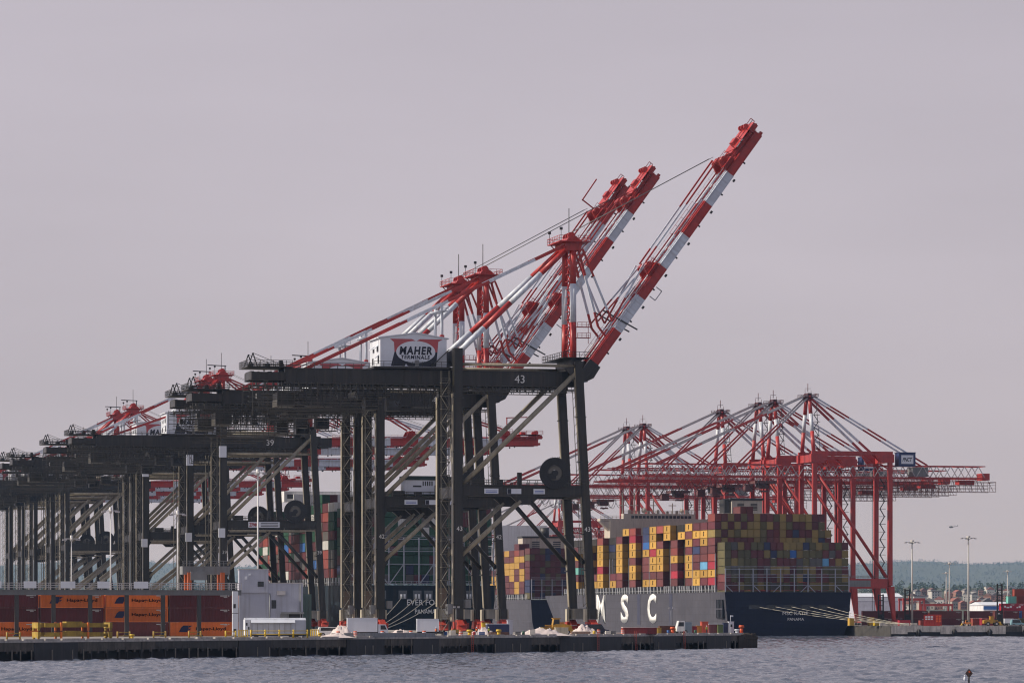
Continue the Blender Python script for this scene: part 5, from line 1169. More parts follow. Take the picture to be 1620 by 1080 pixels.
# white site trailer
p = pier(388, 8)
tr = thing('site_trailer', 'long white site trailer with a pale awning strip behind the yellow rail', 'trailer', p, R(10))
mb = MB(); mb.prism([(0, 0, 0.7), (0, 3, 0.7), (0, 3, 3.2), (0, 2.2, 3.6), (0, 0.8, 3.6), (0, 0, 3.2)], (10.9, 0, 0)); mb.build('body', mat('trailer_grey', (0.50, 0.53, 0.60), 0.5, var=0.1, streak=0.3), tr)
mb = MB(); mb.box(-0.04, 0.9, -0.05, 2.9, 0.5, 3.25); mb.build('end_cap', HOUSEW, tr)
mb = MB(); mb.prism([(1.0, -0.02, 3.2), (1.0, -0.5, 2.75), (1.0, -0.5, 2.68), (1.0, -0.02, 3.0)], (7.9, 0, 0)); mb.build('awning', HOUSEW, tr)
mb = MB(); [mb.box(1.2+k*0.98, 1.24+k*0.98, -0.05, 0.0, 0.9, 2.6) for k in range(9)]; mb.build('panel_joint', GREY, tr)
mb = MB(); mb.box(0.1, 0.4, -0.09, -0.055, 2.2, 2.7); mb.box(0.5, 0.75, -0.09, -0.055, 1.5, 2.0); mb.build('window', DARK, tr)
mb = MB(); [mb.tube((x_, 0.1, 0.4), (x_, 0.5, 0.4), 0.4, 12) for x_ in (2, 8.2, 9.2)]; mb.box(0.2, 10.7, 0.3, 2.7, 0.4, 0.7); mb.build('chassis', BLACK, tr)
# vehicles
def wheels(root, xs, y0, y1, r, name='wheel'):
    for x_ in xs:
        for y_ in (y0, y1):
            w_ = MB().tube((x_, y_-0.13, r), (x_, y_+0.13, r), r, 14).build(name, BLACK, root)
            MB().tube((x_, y_-0.15, r), (x_, y_+0.15, r), r*0.5, 10).build('rim', PLIGHT, w_)
def box_truck(pos, rz, label, cab=True, L=6.2, hb=2.6, m=HOUSEW):
    root = thing('box_truck' if cab else 'cargo_trailer', label, 'truck' if cab else 'trailer', pos, rz)
    MB().box(0, L, 0, 2.4, 0.95, 0.95+hb).build('cargo_box', m, root)
    mb = MB(); mb.box(-0.02, L+0.02, -0.03, 2.43, 0.93+hb, 1.0+hb); mb.box(0.0, 0.1, -0.03, 2.43, 0.95, 0.95+hb); mb.box(L-0.1, L, -0.03, 2.43, 0.95, 0.95+hb); mb.build('edge_trim', HOUSEW, root)
    MB().box(0.1, L+(1.9 if cab else 0.8), 0.5, 1.9, 0.55, 0.93).build('chassis', BLACK, root)
    if cab:
        c = MB().prism([(L+0.15, 0.1, 0.5), (L+2.0, 0.1, 0.5), (L+2.0, 0.1, 1.35), (L+1.55, 0.1, 2.35), (L+0.15, 0.1, 2.4)], (0, 2.2, 0)).build('cab', m, root)
        MB().prism([(L+0.6, 0.07, 1.4), (L+1.75, 0.07, 1.4), (L+1.4, 0.07, 2.2), (L+0.6, 0.07, 2.2)], (0, 0.04, 0)).build('window', WINDOW, c)
        wheels(root, (1.4, L+1.2), 0.2, 2.2, 0.48)
    else: wheels(root, (L*0.45, L*0.6), 0.2, 2.2, 0.42)
    return root
box_truck(pier(550, 9), R(8), 'white box truck with its cab to the right among the salt piles', L=5.6)
box_truck(pier(660, 6), R(6), 'white cargo trailer standing alone before the red crane bogies', False, 4.2, 2.4)
def suv(pos, rz, m, label, L=4.9, h=1.85, name='van'):
    root = thing(name, label, 'van', pos, rz)
    MB().prism([(0, 0, 0.45), (L, 0, 0.45), (L, 0, 1.0), (L*0.82, 0, 1.15), (L*0.68, 0, h), (L*0.06, 0, h), (0, 0, 1.1)], (0, 1.9, 0)).build('body', m, root)
    MB().prism([(L*0.10, -0.02, 1.15), (L*0.76, -0.02, 1.15), (L*0.66, -0.02, h-0.12), (L*0.12, -0.02, h-0.12)], (0, 0.06, 0)).build('window', WINDOW, root)
    wheels(root, (L*0.2, L*0.8), 0.1, 1.8, 0.38); return root
suv(pier(503, 16), R(8), SHIPWHITE, 'white van parked left of the tall salt pile')
suv(pier(926, 10), R(14), mat('van_navy', (0.012, 0.02, 0.05), 0.3), 'dark navy van parked before the waterside leg of crane 43', 5.2, 2.2)
def salt(x, back, L, wd, h, label, m):
    rs_ = random.Random(x); n, k = 34, 12; v = []; f = []
    bumps = [(0.5+rs_.uniform(-0.1, 0.1), 1.0, 0.30)] + [(rs_.uniform(0.15, 0.85), rs_.uniform(0.35, 0.75), rs_.uniform(0.14, 0.26)) for _ in range(4)]
    for i_ in range(n+1):
        t = i_/n; prof = max(0, max(b * math.exp(-((t-c)/w_)**2) for c, b, w_ in bumps)) * min(1, 4*t, 4*(1-t))
        for j in range(k+1):
            q = 2*j/k-1
            v.append((t*L, q*wd/2, (max(0, 1-abs(q)**1.2))*h*prof*(1+rs_.uniform(-0.2, 0.2)) - 0.01))
    for i_ in range(n):
        for j in range(k): a = i_*(k+1)+j; f.append((a, a+k+1, a+k+2, a+1))
    me = bpy.data.meshes.new('salt_pile'); me.from_pydata(v, [], f); me.materials.append(m); me.polygons.foreach_set('use_smooth', [True]*len(f))
    o = link('salt_pile', me); o.location = pier(x, back); o.rotation_euler = (0, 0, R(12)); return tag(o, label, 'salt pile', 'salt piles on the near wharf')
SALT = mat('road_salt', (0.62, 0.54, 0.52), 0.9, var=0.12, scale=0.8); 
salt(490, 5, 8.5, 4, 0.8, 'low pinkish salt spill at the foot of the tall pile', SALT); salt(512, 13, 8.5, 6, 2.1, 'tall white salt pile left of the box truck', SALT)
salt(602, 10, 8, 5, 1.3, 'white salt pile right of the box truck cab', SALT); salt(736, 9, 8, 5, 1.6, 'salt pile left of the dark blue container', SALT)
salt(800, 9, 14, 5, 1.5, 'long salt pile left of the wheel loader', SALT); salt(893, 8, 8, 5, 2.0, 'pink salt mound right of the wheel loader', SALT)
# low concrete barrier with ramp
mb = MB()
for k in range(9): mb.prism([(k*2.0, 0, 0), (k*2.0, 0.6, 0), (k*2.0, 0.4, 0.8), (k*2.0, 0.2, 0.8)], (1.94, 0, 0))
o = mb.build('concrete_barrier', GREY); o.location = pier(545, 3.6); o.rotation_euler = (0, 0, R(22)); tag(o, 'grey concrete barrier before the white box truck', 'barrier')
# generators, boxes
def crate(name, x, back, L, wd, h, m, label, cat, roof=None, rz=8, z0=0.0, extra=None):
    root = thing(name, label, cat, pier(x, back), R(rz))
    mb = MB(); mb.box(0, L, 0, wd, z0+0.12, h)
    for k in range(max(1, int(L/0.6))): a = L*(k+0.3)/max(1, int(L/0.6)); mb.box(a, a+0.14, -0.05, 0.0, z0+0.2, h-0.12)
    mb.build('body', m, root)
    MB().box(-0.06, L+0.06, -0.08, wd+0.06, h, h+0.12).build('lid', roof or m, root)
    mb = MB(); [mb.box(a, a+0.25, 0.02, wd-0.02, 0, z0+0.12) for a in (0.1, L-0.35)]; mb.build('skid', DARK, root)
    if extra: extra(root)
    return root
crate('storage_container', 771, 6, 4.4, 2.4, 2.3, CCOL['navy'], 'dark blue storage container with pale roof edge on the wharf', 'container', HOUSEW)
crate('yellow_rig', 763, 10, 1.3, 1.6, 2.5, YEL, 'yellow steel frame beside the dark blue container', 'frame')
crate('tool_shed', 803, 22, 1.1, 1.2, 3.0, SHED, 'small grey hut right of the dark blue container', 'hut')
crate('utility_box', 879, 4, 2.6, 1.6, 1.5, CREAM, 'beige utility box before the wheel loader', 'box')
crate('skip', 986, 4, 7.2, 2.4, 1.5, mat('rust_skip', (0.20, 0.03, 0.035), 0.6, var=0.3, streak=0.4), 'long rust red open skip filled with salt', 'skip', roof=SALT)
crate('brown_container', 1044, 5, 3.3, 2.2, 1.7, mat('rust_brown', (0.11, 0.045, 0.03), 0.6, var=0.3), 'short rusty brown container left of the white truck cab', 'container')
crate('yellow_tank', 1040, 4, 0.9, 1.2, 1.3, YELD, 'small dirty yellow tank left of the brown container', 'tank')
crate('grey_tank', 1083, 6, 1.6, 1.8, 2.5, mat('tank_bluegrey', (0.24, 0.30, 0.36), 0.5), 'blue grey upright tank right of the white truck cab', 'tank')
crate('red_pump', 1096, 5, 0.95, 1.0, 1.6, CCOL['red'], 'small red pump unit before the yellow generator', 'pump'); crate('yellow_generator', 1103, 5, 1.0, 1.3, 1.7, mat('gen_orange', (0.55, 0.23, 0.04), 0.5), 'orange yellow generator between two red units', 'generator')
crate('orange_container', 1110, 6, 1.5, 1.6, 2.6, mat('gen_red', (0.55, 0.10, 0.06), 0.5), 'tall orange red box near the end of the wharf', 'box')
crate('site_kiosk', 1122, 7, 2.9, 2.0, 2.1, mat('kiosk_maroon', (0.16, 0.05, 0.06), 0.5), 'maroon kiosk with a white roof near the end of the wharf', 'kiosk', HOUSEW)
crate('green_box', 1136, 5, 1.2, 1.2, 1.9, mat('box_moss', (0.10, 0.14, 0.06), 0.6), 'moss green box before the white roofed kiosk', 'box'); crate('blue_box', 1145, 6, 1.1, 1.4, 2.3, CCOL['navy'], 'dark blue box left of the white guard booth', 'box')
gb = crate('guard_booth', 1153, 5, 1.15, 1.2, 2.6, HOUSEW, 'narrow white guard booth with a small flag at the wharf end', 'booth')
MB().box(0.35, 0.8, -0.08, -0.05, 1.5, 2.1).build('window', WINDOW, gb); MB().tube((0.5, 0.5, 2.7), (0.5, 0.5, 4.1), 0.05, 6).box(0.5, 1.1, 0.48, 0.52, 3.8, 4.1).build('flag', HOUSEW, gb)
# white truck cab
tc_ = thing('truck_tractor', 'white truck tractor unit parked near the end of the wharf', 'truck', pier(1069, 6), R(8))
MB().prism([(0.2, 0, 0.6), (2.0, 0, 0.6), (2.0, 0, 2.9), (0.7, 0, 2.9), (0.35, 0, 1.6)], (0, 2.3, 0)).build('cab', SHIPWHITE, tc_)
MB().prism([(0.55, -0.02, 1.7), (1.8, -0.02, 1.7), (1.8, -0.02, 2.6), (0.8, -0.02, 2.6)], (0, 0.05, 0)).build('window', WINDOW, tc_); wheels(tc_, (0.8, 2.2), 0.2, 2.1, 0.45); MB().box(0.2, 2.6, 0.5, 1.8, 0.45, 0.7).build('chassis', BLACK, tc_)
# wheel loader
def loader(pos, rz, label, s=1.0, m=None):
    m = m or mat('loader_yellow', (0.46, 0.25, 0.03), 0.5, var=0.2, streak=0.4)
    root = thing('wheel_loader', label, 'loader', pos, rz); root.scale = (s, s, s)
    MB().prism([(3.2, 0.4, 0.9), (6.6, 0.4, 0.9), (6.6, 0.4, 2.0), (5.2, 0.4, 2.3), (3.2, 0.4, 2.3)], (0, 1.9, 0)).build('engine_body', m, root)
    c = MB().prism([(2.6, 0.5, 1.6), (4.2, 0.5, 1.6), (4.1, 0.5, 3.4), (2.9, 0.5, 3.4)], (0, 1.7, 0)).build('cab', m, root)
    MB().prism([(2.75, 0.46, 2.2), (4.05, 0.46, 2.2), (4.0, 0.46, 3.2), (2.95, 0.46, 3.2)], (0, 0.05, 0)).build('window', WINDOW, c); MB().box(2.7, 4.3, 0.4, 2.3, 3.42, 3.56).build('cab_roof', m, c)
    MB().beam((3.0, 0.9, 1.5), (0.6, 0.9, 1.3), 0.3, 0.5).beam((3.0, 1.9, 1.5), (0.6, 1.9, 1.3), 0.3, 0.5).beam((3.2, 1.4, 1.9), (1.2, 1.4, 2.0), 0.25, 0.3).build('lift_arm', m, root)
    MB().prism([(-0.5, 0, 0.3), (0.7, 0, 0.25), (0.7, 0, 1.6), (0.4, 0, 1.5), (0.2, 0, 0.7)], (0, 2.8, 0)).build('bucket', YELD, root)
    wheels(root, (1.9, 5.0), 0.35, 2.4, 0.75); return root
loader(pier(855, 7), R(10), 'muddy yellow wheel loader working between the salt piles')
ex = loader(pier(906, 16), R(190), 'small orange loader behind the pink salt mound', 0.75, mat('loader_orange', (0.55, 0.20, 0.05), 0.5))
# red ladders down the wharf face
LADR = mat('ladder_red', (0.36, 0.07, 0.05), 0.6, var=0.3)
for xp, tilt, l in ((746, 0.0, 'thin red ladder on the wharf face below the yellow bollard'), (945, 0.0, 'red ladder on the wharf face below the navy van'), (1004, 0.5, 'red ladder leaning on the wharf face below the rust red skip'), (1081, 0.5, 'red ladder leaning on the wharf face below the white truck cab')):
    root = thing('ladder', l, 'ladder', pier(xp, -0.5, 0), EROT, 'red ladders on the wharf face')
    mb = MB(); [mb.beam((dx+tilt, 0, -0.6), (dx, 0, 4.1), 0.09, 0.09) for dx in (0, 0.75)]; mb.build('stile', LADR, root)
    mb = MB(); [mb.beam((tilt*(1-z/4), 0, z), (0.75+tilt*(1-z/4), 0, z), 0.06, 0.06) for z in np.arange(-0.4, 4.0, 0.36)]; mb.build('rungs', LADR, root)
# orange straddle carrier behind the walkway
ORG = mat('straddle_orange', (0.55, 0.12, 0.03), 0.5, var=0.15, streak=0.3)
sc_ = thing('straddle_carrier', 'orange legged straddle carrier behind the container stacks', 'straddle carrier', at(288, 790, ZQ), R(14))
for x_ in (1.2, 8.2):
    for y_ in (0, 4.2): MB().box(x_, x_+0.8, y_, y_+0.8, 0.9, 13.0).build('leg', ORG, sc_)
MB().box(0.2, 10.2, 0.6, 4.4, 12.6, 14.3).box(1.8, 5.2, -0.4, 0.5, 11.4, 13.2).build('top_frame', GREY, sc_)
mb = MB(); mb.rail((0.2, -0.1, 14.3), (10.2, -0.1, 14.3), 1.1, 1.4, 0.1); mb.build('railing', GREY, sc_)
for y_ in (0, 4.2): MB().box(-0.2, 10.2, y_+0.1, y_+0.7, 0.7, 1.5).build('wheel_beam', ORG, sc_)
for x_ in (0.5, 2.6, 7.4, 9.4):
    for y_ in (0.4, 4.6): MB().tube((x_, y_-0.25, 0.6), (x_, y_+0.25, 0.6), 0.6, 12).build('wheel', BLACK, sc_)
# coal heap
def heap(pos, L, wd, h, label, m):
    rs_ = random.Random(9); n, k = 30, 10; v = []; f = []
    for i_ in range(n+1):
        for j in range(k+1):
            t = i_/n; q = 2*j/k-1; prof = min(1, 5*t, 5*(1-t))*(0.8+0.2*math.sin(t*17)+rs_.uniform(-0.06, 0.06))
            v.append((t*L, q*wd/2, (1-abs(q))*h*prof))
    for i_ in range(n):
        for j in range(k): a = i_*(k+1)+j; f.append((a, a+k+1, a+k+2, a+1))
    me = bpy.data.meshes.new('dark_heap'); me.from_pydata(v, [], f); me.materials.append(m); o = link('dark_heap', me); o.location = pos; return tag(o, label, 'heap')
heap(at(122, 880, ZQ), 10, 8, 13.5, 'dark heap behind the walkway between the crane legs', mat('coal', (0.02, 0.02, 0.022), 0.9, var=0.4, scale=0.8))
# light poles on the near terminal
def pole(pos, h, label, r=0.22, heads=2, m=None, group='tall light poles'):
    root = thing('light_pole', label, 'light pole', pos, TH, group)
    m = m or mat('pole_galvanised', (0.40, 0.39, 0.38), 0.5, var=0.15)
    MB().tube((0, 0, 0), (0, 0, h), r, 10, 0, r*0.55).build('mast', m, root)
    MB().tube((0, 0, 0), (0, 0, 0.6), r*2.2, 10).build('footing', CONC, root)
    mb = MB(); wd = 2.6 if heads > 2 else 1.4
    mb.beam((-wd, 0, h), (wd, 0, h), 0.18, 0.18); mb.beam((0, -wd, h), (0, wd, h), 0.18, 0.18); mb.tube((0, 0, h-0.5), (0, 0, h+0.7), r*1.6, 8); ch = mb.build('head_frame', m, root)
    for k in range(heads):
        a = 2*math.pi*k/heads; c = (wd*math.cos(a), wd*math.sin(a))
        MB().box(c[0]-0.45, c[0]+0.45, c[1]-0.3, c[1]+0.3, h-0.38, h-0.1).build('lamp', PLIGHT, ch)
    return root
WP = mat('pole_white', (0.55, 0.55, 0.56), 0.5, var=0.1)
pole(at(408, 770, ZQ), 33.0, 'slim white light pole rising behind the grey shed', 0.24, 2, WP); pole(at(281, 765, ZQ), 24.5, 'slim white light pole behind the orange straddle carrier', 0.2, 2, WP)
pole(at(175, 760, ZQ), 25, 'slim white light pole behind the lettered orange containers', 0.2, 2, WP); pole(at(113, 790, ZQ), 20, 'slim white light pole near the left edge, leftmost of all', 0.18, 2, WP)
# ------------------------------------------------------------------ working clutter along the wharf
def pallet(x, back, n, m, label, rz=8):
    root = thing('pallet_load', label, 'pallet', pier(x, back), R(rz), 'pallet loads on the near wharf')
    mb = MB(); [mb.box(0, 1.2, q*0.42, q*0.42+0.12, 0.0, 0.12) for q in range(3)]; [mb.box(q*0.2, q*0.2+0.15, 0, 1.0, 0.12, 0.16) for q in range(6)]; mb.build('pallet', mat('pallet_wood', (0.28, 0.19, 0.11), 0.8), root)
    for q in range(n): MB().box(0.05, 1.15, 0.05, 0.95, 0.17+q*0.34, 0.49+q*0.34).build('load', m, root)
SACK = mat('sack_white', (0.60, 0.58, 0.54), 0.8); BLUT = mat('tarp_blue', (0.04, 0.10, 0.28), 0.6); GRYT = mat('tarp_grey', (0.16, 0.16, 0.17), 0.7)
for x, b, n, m, l in ((524, 3, 2, SACK, 'pallet of white sacks before the tall salt pile'), (628, 5, 3, GRYT, 'grey wrapped pallet load right of the box truck'), (640, 4, 2, SACK, 'pallet of white sacks left of the cargo trailer'), (698, 4, 2, GRYT, 'grey wrapped pallet load right of the cargo trailer'), (712, 5, 3, SACK, 'taller pallet of white sacks right of the cargo trailer'),
                      (758, 3, 2, BLUT, 'blue wrapped pallet load left of the dark blue container'), (815, 3, 2, GRYT, 'grey wrapped pallet load before the long salt pile'), (838, 4, 3, SACK, 'pallet of white sacks left of the wheel loader'), (866, 2.5, 1, BLUT, 'low blue pallet load before the wheel loader'), (958, 4, 2, SACK, 'pallet of white sacks right of the navy van'), (966, 3.5, 2, GRYT, 'grey wrapped pallet load right of the navy van'), (973, 4, 1, SACK, 'low pallet of white sacks left of the rust red skip')):
    pallet(x, b, n, m, l)
def stackplates(x, back, L, m, label):
    root = thing('steel_stack', label, 'steel plates', pier(x, back), R(14), 'stacked steel on the near wharf')
    for q in range(5): MB().box(0.1*(q % 2), L-0.15*((q+1) % 2), 0, 1.6, 0.1+q*0.14, 0.22+q*0.14).build('plate', m, root)
    MB().box(0.4, 0.6, 0, 1.6, 0, 0.1).box(L-0.7, L-0.5, 0, 1.6, 0, 0.1).build('bearer', TIMB, root)
RUSTP = mat('rusty_plate', (0.16, 0.075, 0.045), 0.7, var=0.4, scale=1.0)
stackplates(618, 3, 5, RUSTP, 'rusty steel plates stacked before the salt pile by the truck'); stackplates(775, 3, 4, RUSTP, 'rusty steel plates stacked before the dark blue container'); stackplates(905, 3.2, 4, RUSTP, 'rusty steel plates stacked before the pink salt mound')
def drum(x, back, m, label):
    root = thing('oil_drum', label, 'drum', pier(x, back), 0, 'steel drums on the near wharf')
    MB().tube((0, 0, 0), (0, 0, 0.9), 0.3, 12).build('shell', m, root); MB().tube((0, 0, 0.28), (0, 0, 0.32), 0.32, 12).tube((0, 0, 0.6), (0, 0, 0.64), 0.32, 12).build('hoop', m, root)
for x, m, l in ((705, CCOL['blue'], 'blue steel drum right of the cargo trailer'), (750, CCOL['red'], 'red steel drum by the leftmost ladder'), (828, CCOL['green'], 'green steel drum before the long salt pile'), (940, YEL, 'yellow steel drum by the navy van'), (1057, CCOL['blue'], 'blue steel drum left of the orange bollard'), (1100, CCOL['green'], 'green steel drum before the orange generator')): drum(x, 2.2, m, l)
def lamp_tower(x, back, label):
    root = thing('light_tower', label, 'light tower', pier(x, back), R(10), 'mobile light towers')
    MB().box(0, 1.8, 0, 1.0, 0.45, 1.3).build('generator', YELD, root); MB().tube((0.9, 0.5, 1.3), (0.9, 0.5, 5.6), 0.07, 8).build('mast', GREY, root); wheels(root, (0.9,), -0.1, 1.1, 0.32)
    for q in (0.4, 1.2): MB().box(q, q+0.4, 0.35, 0.55, 5.5, 5.85).build('lamp', PLIGHT, root)
lamp_tower(715, 8, 'mobile light tower right of the white cargo trailer'); lamp_tower(1056, 8, 'mobile light tower behind the short brown container')
# workers
def worker(x, back, vest, label, face=0.0):
    root = thing('person', label, 'person', pier(x, back), face, 'workers on the near wharf')
    me = bpy.data.meshes.new('body')
    J = [(0, 0, 0.95), (0, 0, 1.2), (0, 0, 1.42), (0, 0, 1.52), (0, -0.01, 1.66), (0.10, 0, 0.90), (0.12, -0.06, 0.50), (0.13, 0.04, 0.08), (0.13, -0.14, 0.04), (-0.10, 0, 0.90), (-0.12, 0.03, 0.50), (-0.13, 0.10, 0.08), (-0.13, -0.08, 0.04), (0.19, 0, 1.42), (0.27, 0.02, 1.14), (0.25, -0.16, 0.95), (-0.19, 0, 1.42), (-0.27, 0.03, 1.14), (-0.27, -0.05, 0.88)]
    E = [(0,1),(1,2),(2,3),(3,4),(0,5),(5,6),(6,7),(7,8),(0,9),(9,10),(10,11),(11,12),(2,13),(13,14),(14,15),(2,16),(16,17),(17,18)]
    RD = [0.15, 0.15, 0.14, 0.06, 0.10, 0.095, 0.07, 0.05, 0.045, 0.095, 0.07, 0.05, 0.045, 0.07, 0.05, 0.04, 0.07, 0.05, 0.04]
    me.from_pydata(J, E, []); o = link('body', me, root); me.materials.append(mat('work_trousers', (0.03, 0.035, 0.06), 0.8))
    md = o.modifiers.new('skin', 'SKIN'); o.modifiers.new('sub', 'SUBSURF').levels = 1
    for k_, r_ in enumerate(RD): me.skin_vertices[0].data[k_].radius = (r_, r_*0.85)
    me.skin_vertices[0].data[0].use_root = True
    MB().tube((0, 0, 0.98), (0, 0, 1.46), 0.20, 10, 0, 0.21).build('vest', vest, root); MB().ball((0, -0.01, 1.74), 0.13, 0.14, 0.11, 10, 6).build('helmet', HOUSEW, root)
HIV = mat('vest_orange', (0.70, 0.16, 0.03), 0.7); HIY = mat('vest_lime', (0.45, 0.55, 0.05), 0.7)
worker(754, 2.6, HIV, 'worker in an orange vest and white helmet near the leftmost ladder'); worker(773, 2.2, HIY, 'worker in a lime vest before the dark blue container', 0.8); worker(690, 3, HIV, 'worker in an orange vest right of the cargo trailer', 2.0); worker(1118, 2.4, HIY, 'worker in a lime vest near the end of the wharf', 1.2)
# ------------------------------------------------------------------ far terminal yard, right of the red cranes
GP = 'tall light poles on the far yard'
pole(at(1443, 1385, ZF), 30.5, 'tall light pole right of the nearest red crane', 0.42, 4, group=GP); pole(at(1532, 1360, ZF), 31.5, 'tallest light pole standing near the far quay edge', 0.46, 4, group=GP)
pole(at(1502, 2130, ZF), 33, 'distant light pole between the two tall ones, the taller of a pair', 0.5, 4, group=GP); pole(at(1497, 2600, ZF), 33, 'distant light pole between the two tall ones, the shorter of a pair', 0.5, 4, group=GP)
pole(at(1594, 2500, ZF), 33, 'distant light pole behind the stacked containers at the right', 0.5, 4, group=GP)
def yc(xp, D, r, color, label, L=12.19, rz=TH, end=False, txt=None):
    p = at(xp, D, ZF + r*2.75 + 0.01)
    return corr_container(p, rz + (R(90) if end else 0), color, label, 'containers stacked on the far yard', txt, L)
k = 0
for i, xp in enumerate((1366, 1420, 1474, 1528)):
    for r in range(2):
        yc(xp, 1440 + 3*i, r, 'maroon' if (i+r) % 3 else 'brown', f'long dark red container on the far yard, {tn[0] if r == 0 else tn[2]} of the {ORD[i+1]} stack from the crane')
DEFS = [(1539, 1405, 0, 'rust red', 6.06, 'small rust red container left of the bright red one'), (1553, 1400, 0, 'red', 6.06, 'bright red container with a white mark before the long row'), (1572, 1410, 0, 'maroon', 6.06, 'maroon container at the foot of the right stacks'), (1586, 1410, 0, 'maroon', 6.06, 'second maroon container at the foot of the right stacks'),
        (1574, 1412, 1, 'brown', 6.06, 'brown container, second tier beside the black mast'), (1588, 1412, 1, 'maroon', 6.06, 'maroon container, second tier right of the brown one'), (1601, 1412, 0, 'yellow', 3.0, 'yellow container end low in the right stacks'), (1608, 1413, 0, 'olive', 6.06, 'olive container low at the right edge'),
        (1600, 1414, 1, 'blue', 4.2, 'blue container end in the right stacks'), (1610, 1415, 1, 'rust red', 6.06, 'rust red container right of the blue end'), (1584, 1416, 2, 'red', 6.06, 'red container, third tier of the right stacks'), (1598, 1417, 2, 'red', 6.06, 'lettered red container, third tier below the pale green one'), (1612, 1418, 2, 'navy', 6.06, 'dark container, third tier at the right edge'),
        (1595, 1424, 3, 'turquoise', 6.06, 'pale green container on top left of the right stacks'), (1609, 1424, 3, 'rust red', 6.06, 'rust red container right of the pale green one'), (1605, 1428, 4, 'rust red', 6.06, 'topmost rust red container at the right edge')]
for xp, D, r, c, L, l in DEFS:
    o = yc(xp, D, r, c, l, L)
    if c in ('red', 'brown') and r: MB().box(1.2, 1.9, 0.0, 0.03, 1.2, 1.9).box(2.1, 3.2, 0.0, 0.03, 1.0, 1.5).box(3.4, 4.2, 0.0, 0.03, 1.1, 1.9).build('painted_mark', NUMW, o)
    elif c == 'red': MB().box(2.8, 3.2, 0.0, 0.03, 0.9, 1.9).build('painted_mark', NUMW, o)
# warehouses
def warehouse(xp, D, L, wd, h, m, roofm, label, band=None):
    root = thing('warehouse', label, 'warehouse', at(xp, D, ZF), R(4))
    MB().box(0, L, 0, wd, 0, h).build('wall', m, root)
    MB().prism([(-0.4, -0.4, h), (-0.4, wd+0.4, h), (-0.4, wd/2, h+L*0.03+1.2)], (L+0.8, 0, 0)).build('roof', roofm, root)
    if band: MB().box(-0.06, L+0.06, -0.1, -0.02, h-2.2, h-0.5).build('band', band, root)
    mb = MB(); [mb.box(a, a+3.6, -0.06, -0.01, 0.1, 4.2) for a in np.arange(2, L-5, 8)]; mb.build('loading_door', GREY, root)
warehouse(1352, 2050, 26, 30, 14, mat('wh_lavender', (0.42, 0.43, 0.52), 0.6), HOUSEW, 'pale lavender warehouse seen between the red crane legs', HOUSEW)
warehouse(1556, 1900, 15, 40, 9.0, mat('wh_white', (0.66, 0.66, 0.70), 0.6), HOUSEW, 'white warehouse with a blue band behind the right stacks', CCOL['blue'])
# reach stacker with a tall black mast
def stacker(xp, D, label, h=9.0):
    root = thing('container_handler', label, 'container handler', at(xp, D, ZF), TH)
    MB().box(0, 4.6, 0, 3, 0.9, 2.4).box(1.5, 3.4, 0.6, 2.4, 2.4, 4.2).build('body', DARK, root)
    mb = MB(); [mb.box(x_, x_+0.42, -0.6, -0.1, 0.5, h) for x_ in (0.6, 2.4)]; [mb.box(0.6, 2.82, -0.55, -0.15, z, z+0.3) for z in np.arange(1.5, h, 1.9)]; mb.build('mast', BLACK, root)
    wheels(root, (1.0, 3.8), 0.1, 2.9, 0.8); return root
stacker(1574, 1398, 'container handler with a tall black mast before the right stacks', 15.5); stacker(1428, 1396, 'container handler with black mast right of the red crane', 13.5); stacker(1386, 1388, 'container handler with black mast between the red crane legs', 11.5)
def yard_box(name, xp, D, L, h, m, label, cat, wd=2.0):
    root = thing(name, label, cat, at(xp, D, ZF), TH)
    MB().box(0, L, 0, wd, 0.15, h).build('body', m, root); MB().box(-0.05, L+0.05, -0.05, wd+0.05, h, h+0.1).build('lid', m, root); MB().box(0.2, 0.5, 0.1, wd-0.1, 0, 0.15).box(L-0.5, L-0.2, 0.1, wd-0.1, 0, 0.15).build('skid', DARK, root)
    mb = MB(); [mb.box(a, a+0.12, -0.05, -0.005, 0.25, h-0.1) for a in np.arange(0.25, L-0.2, 0.55)]; mb.build('rib', m, root)
YB = mat('yard_yellow', (0.55, 0.34, 0.06), 0.5)
yard_box('yellow_box', 1344, 1344, 1.8, 2.7, YB, 'yellow box at the corner of the far quay by the ship', 'box'); yard_box('yellow_tank', 1375, 1382, 2.0, 3.0, YB, 'upright yellow tank between the red crane legs', 'tank')
yard_box('yellow_machine', 1384, 1350, 2.2, 1.7, YEL, 'small yellow machine on the far quay edge', 'machine')
for i, (xp, L, l) in enumerate(((1392, 2.2, 'left of the long slab'), (1402, 4.2, 'long slab below the red crane leg'), (1424, 3.4, 'right of the long slab'), (1441, 2.4, 'at the foot of the light pole'))):
    o = MB().prism([(0, 0, 0), (L, 0, 0), (L-0.1, 0, 1.1), (0.1, 0, 1.1)], (0, 1.1, 0)).build('concrete_block', PALEC); o.location = at(xp, 1347, ZF); o.rotation_euler = (0, 0, TH*0.4); tag(o, f'pale concrete block on the far quay edge, {l}', 'concrete block', 'concrete blocks on the far quay edge')
yard_box('red_machine', 1423, 1378, 4.2, 2.0, CCOL['red'], 'low red machine right of the red crane leg', 'machine'); yard_box('red_tank', 1456, 1360, 1.8, 1.9, CCOL['rust red'], 'rust red tank left of the striped rack', 'tank')
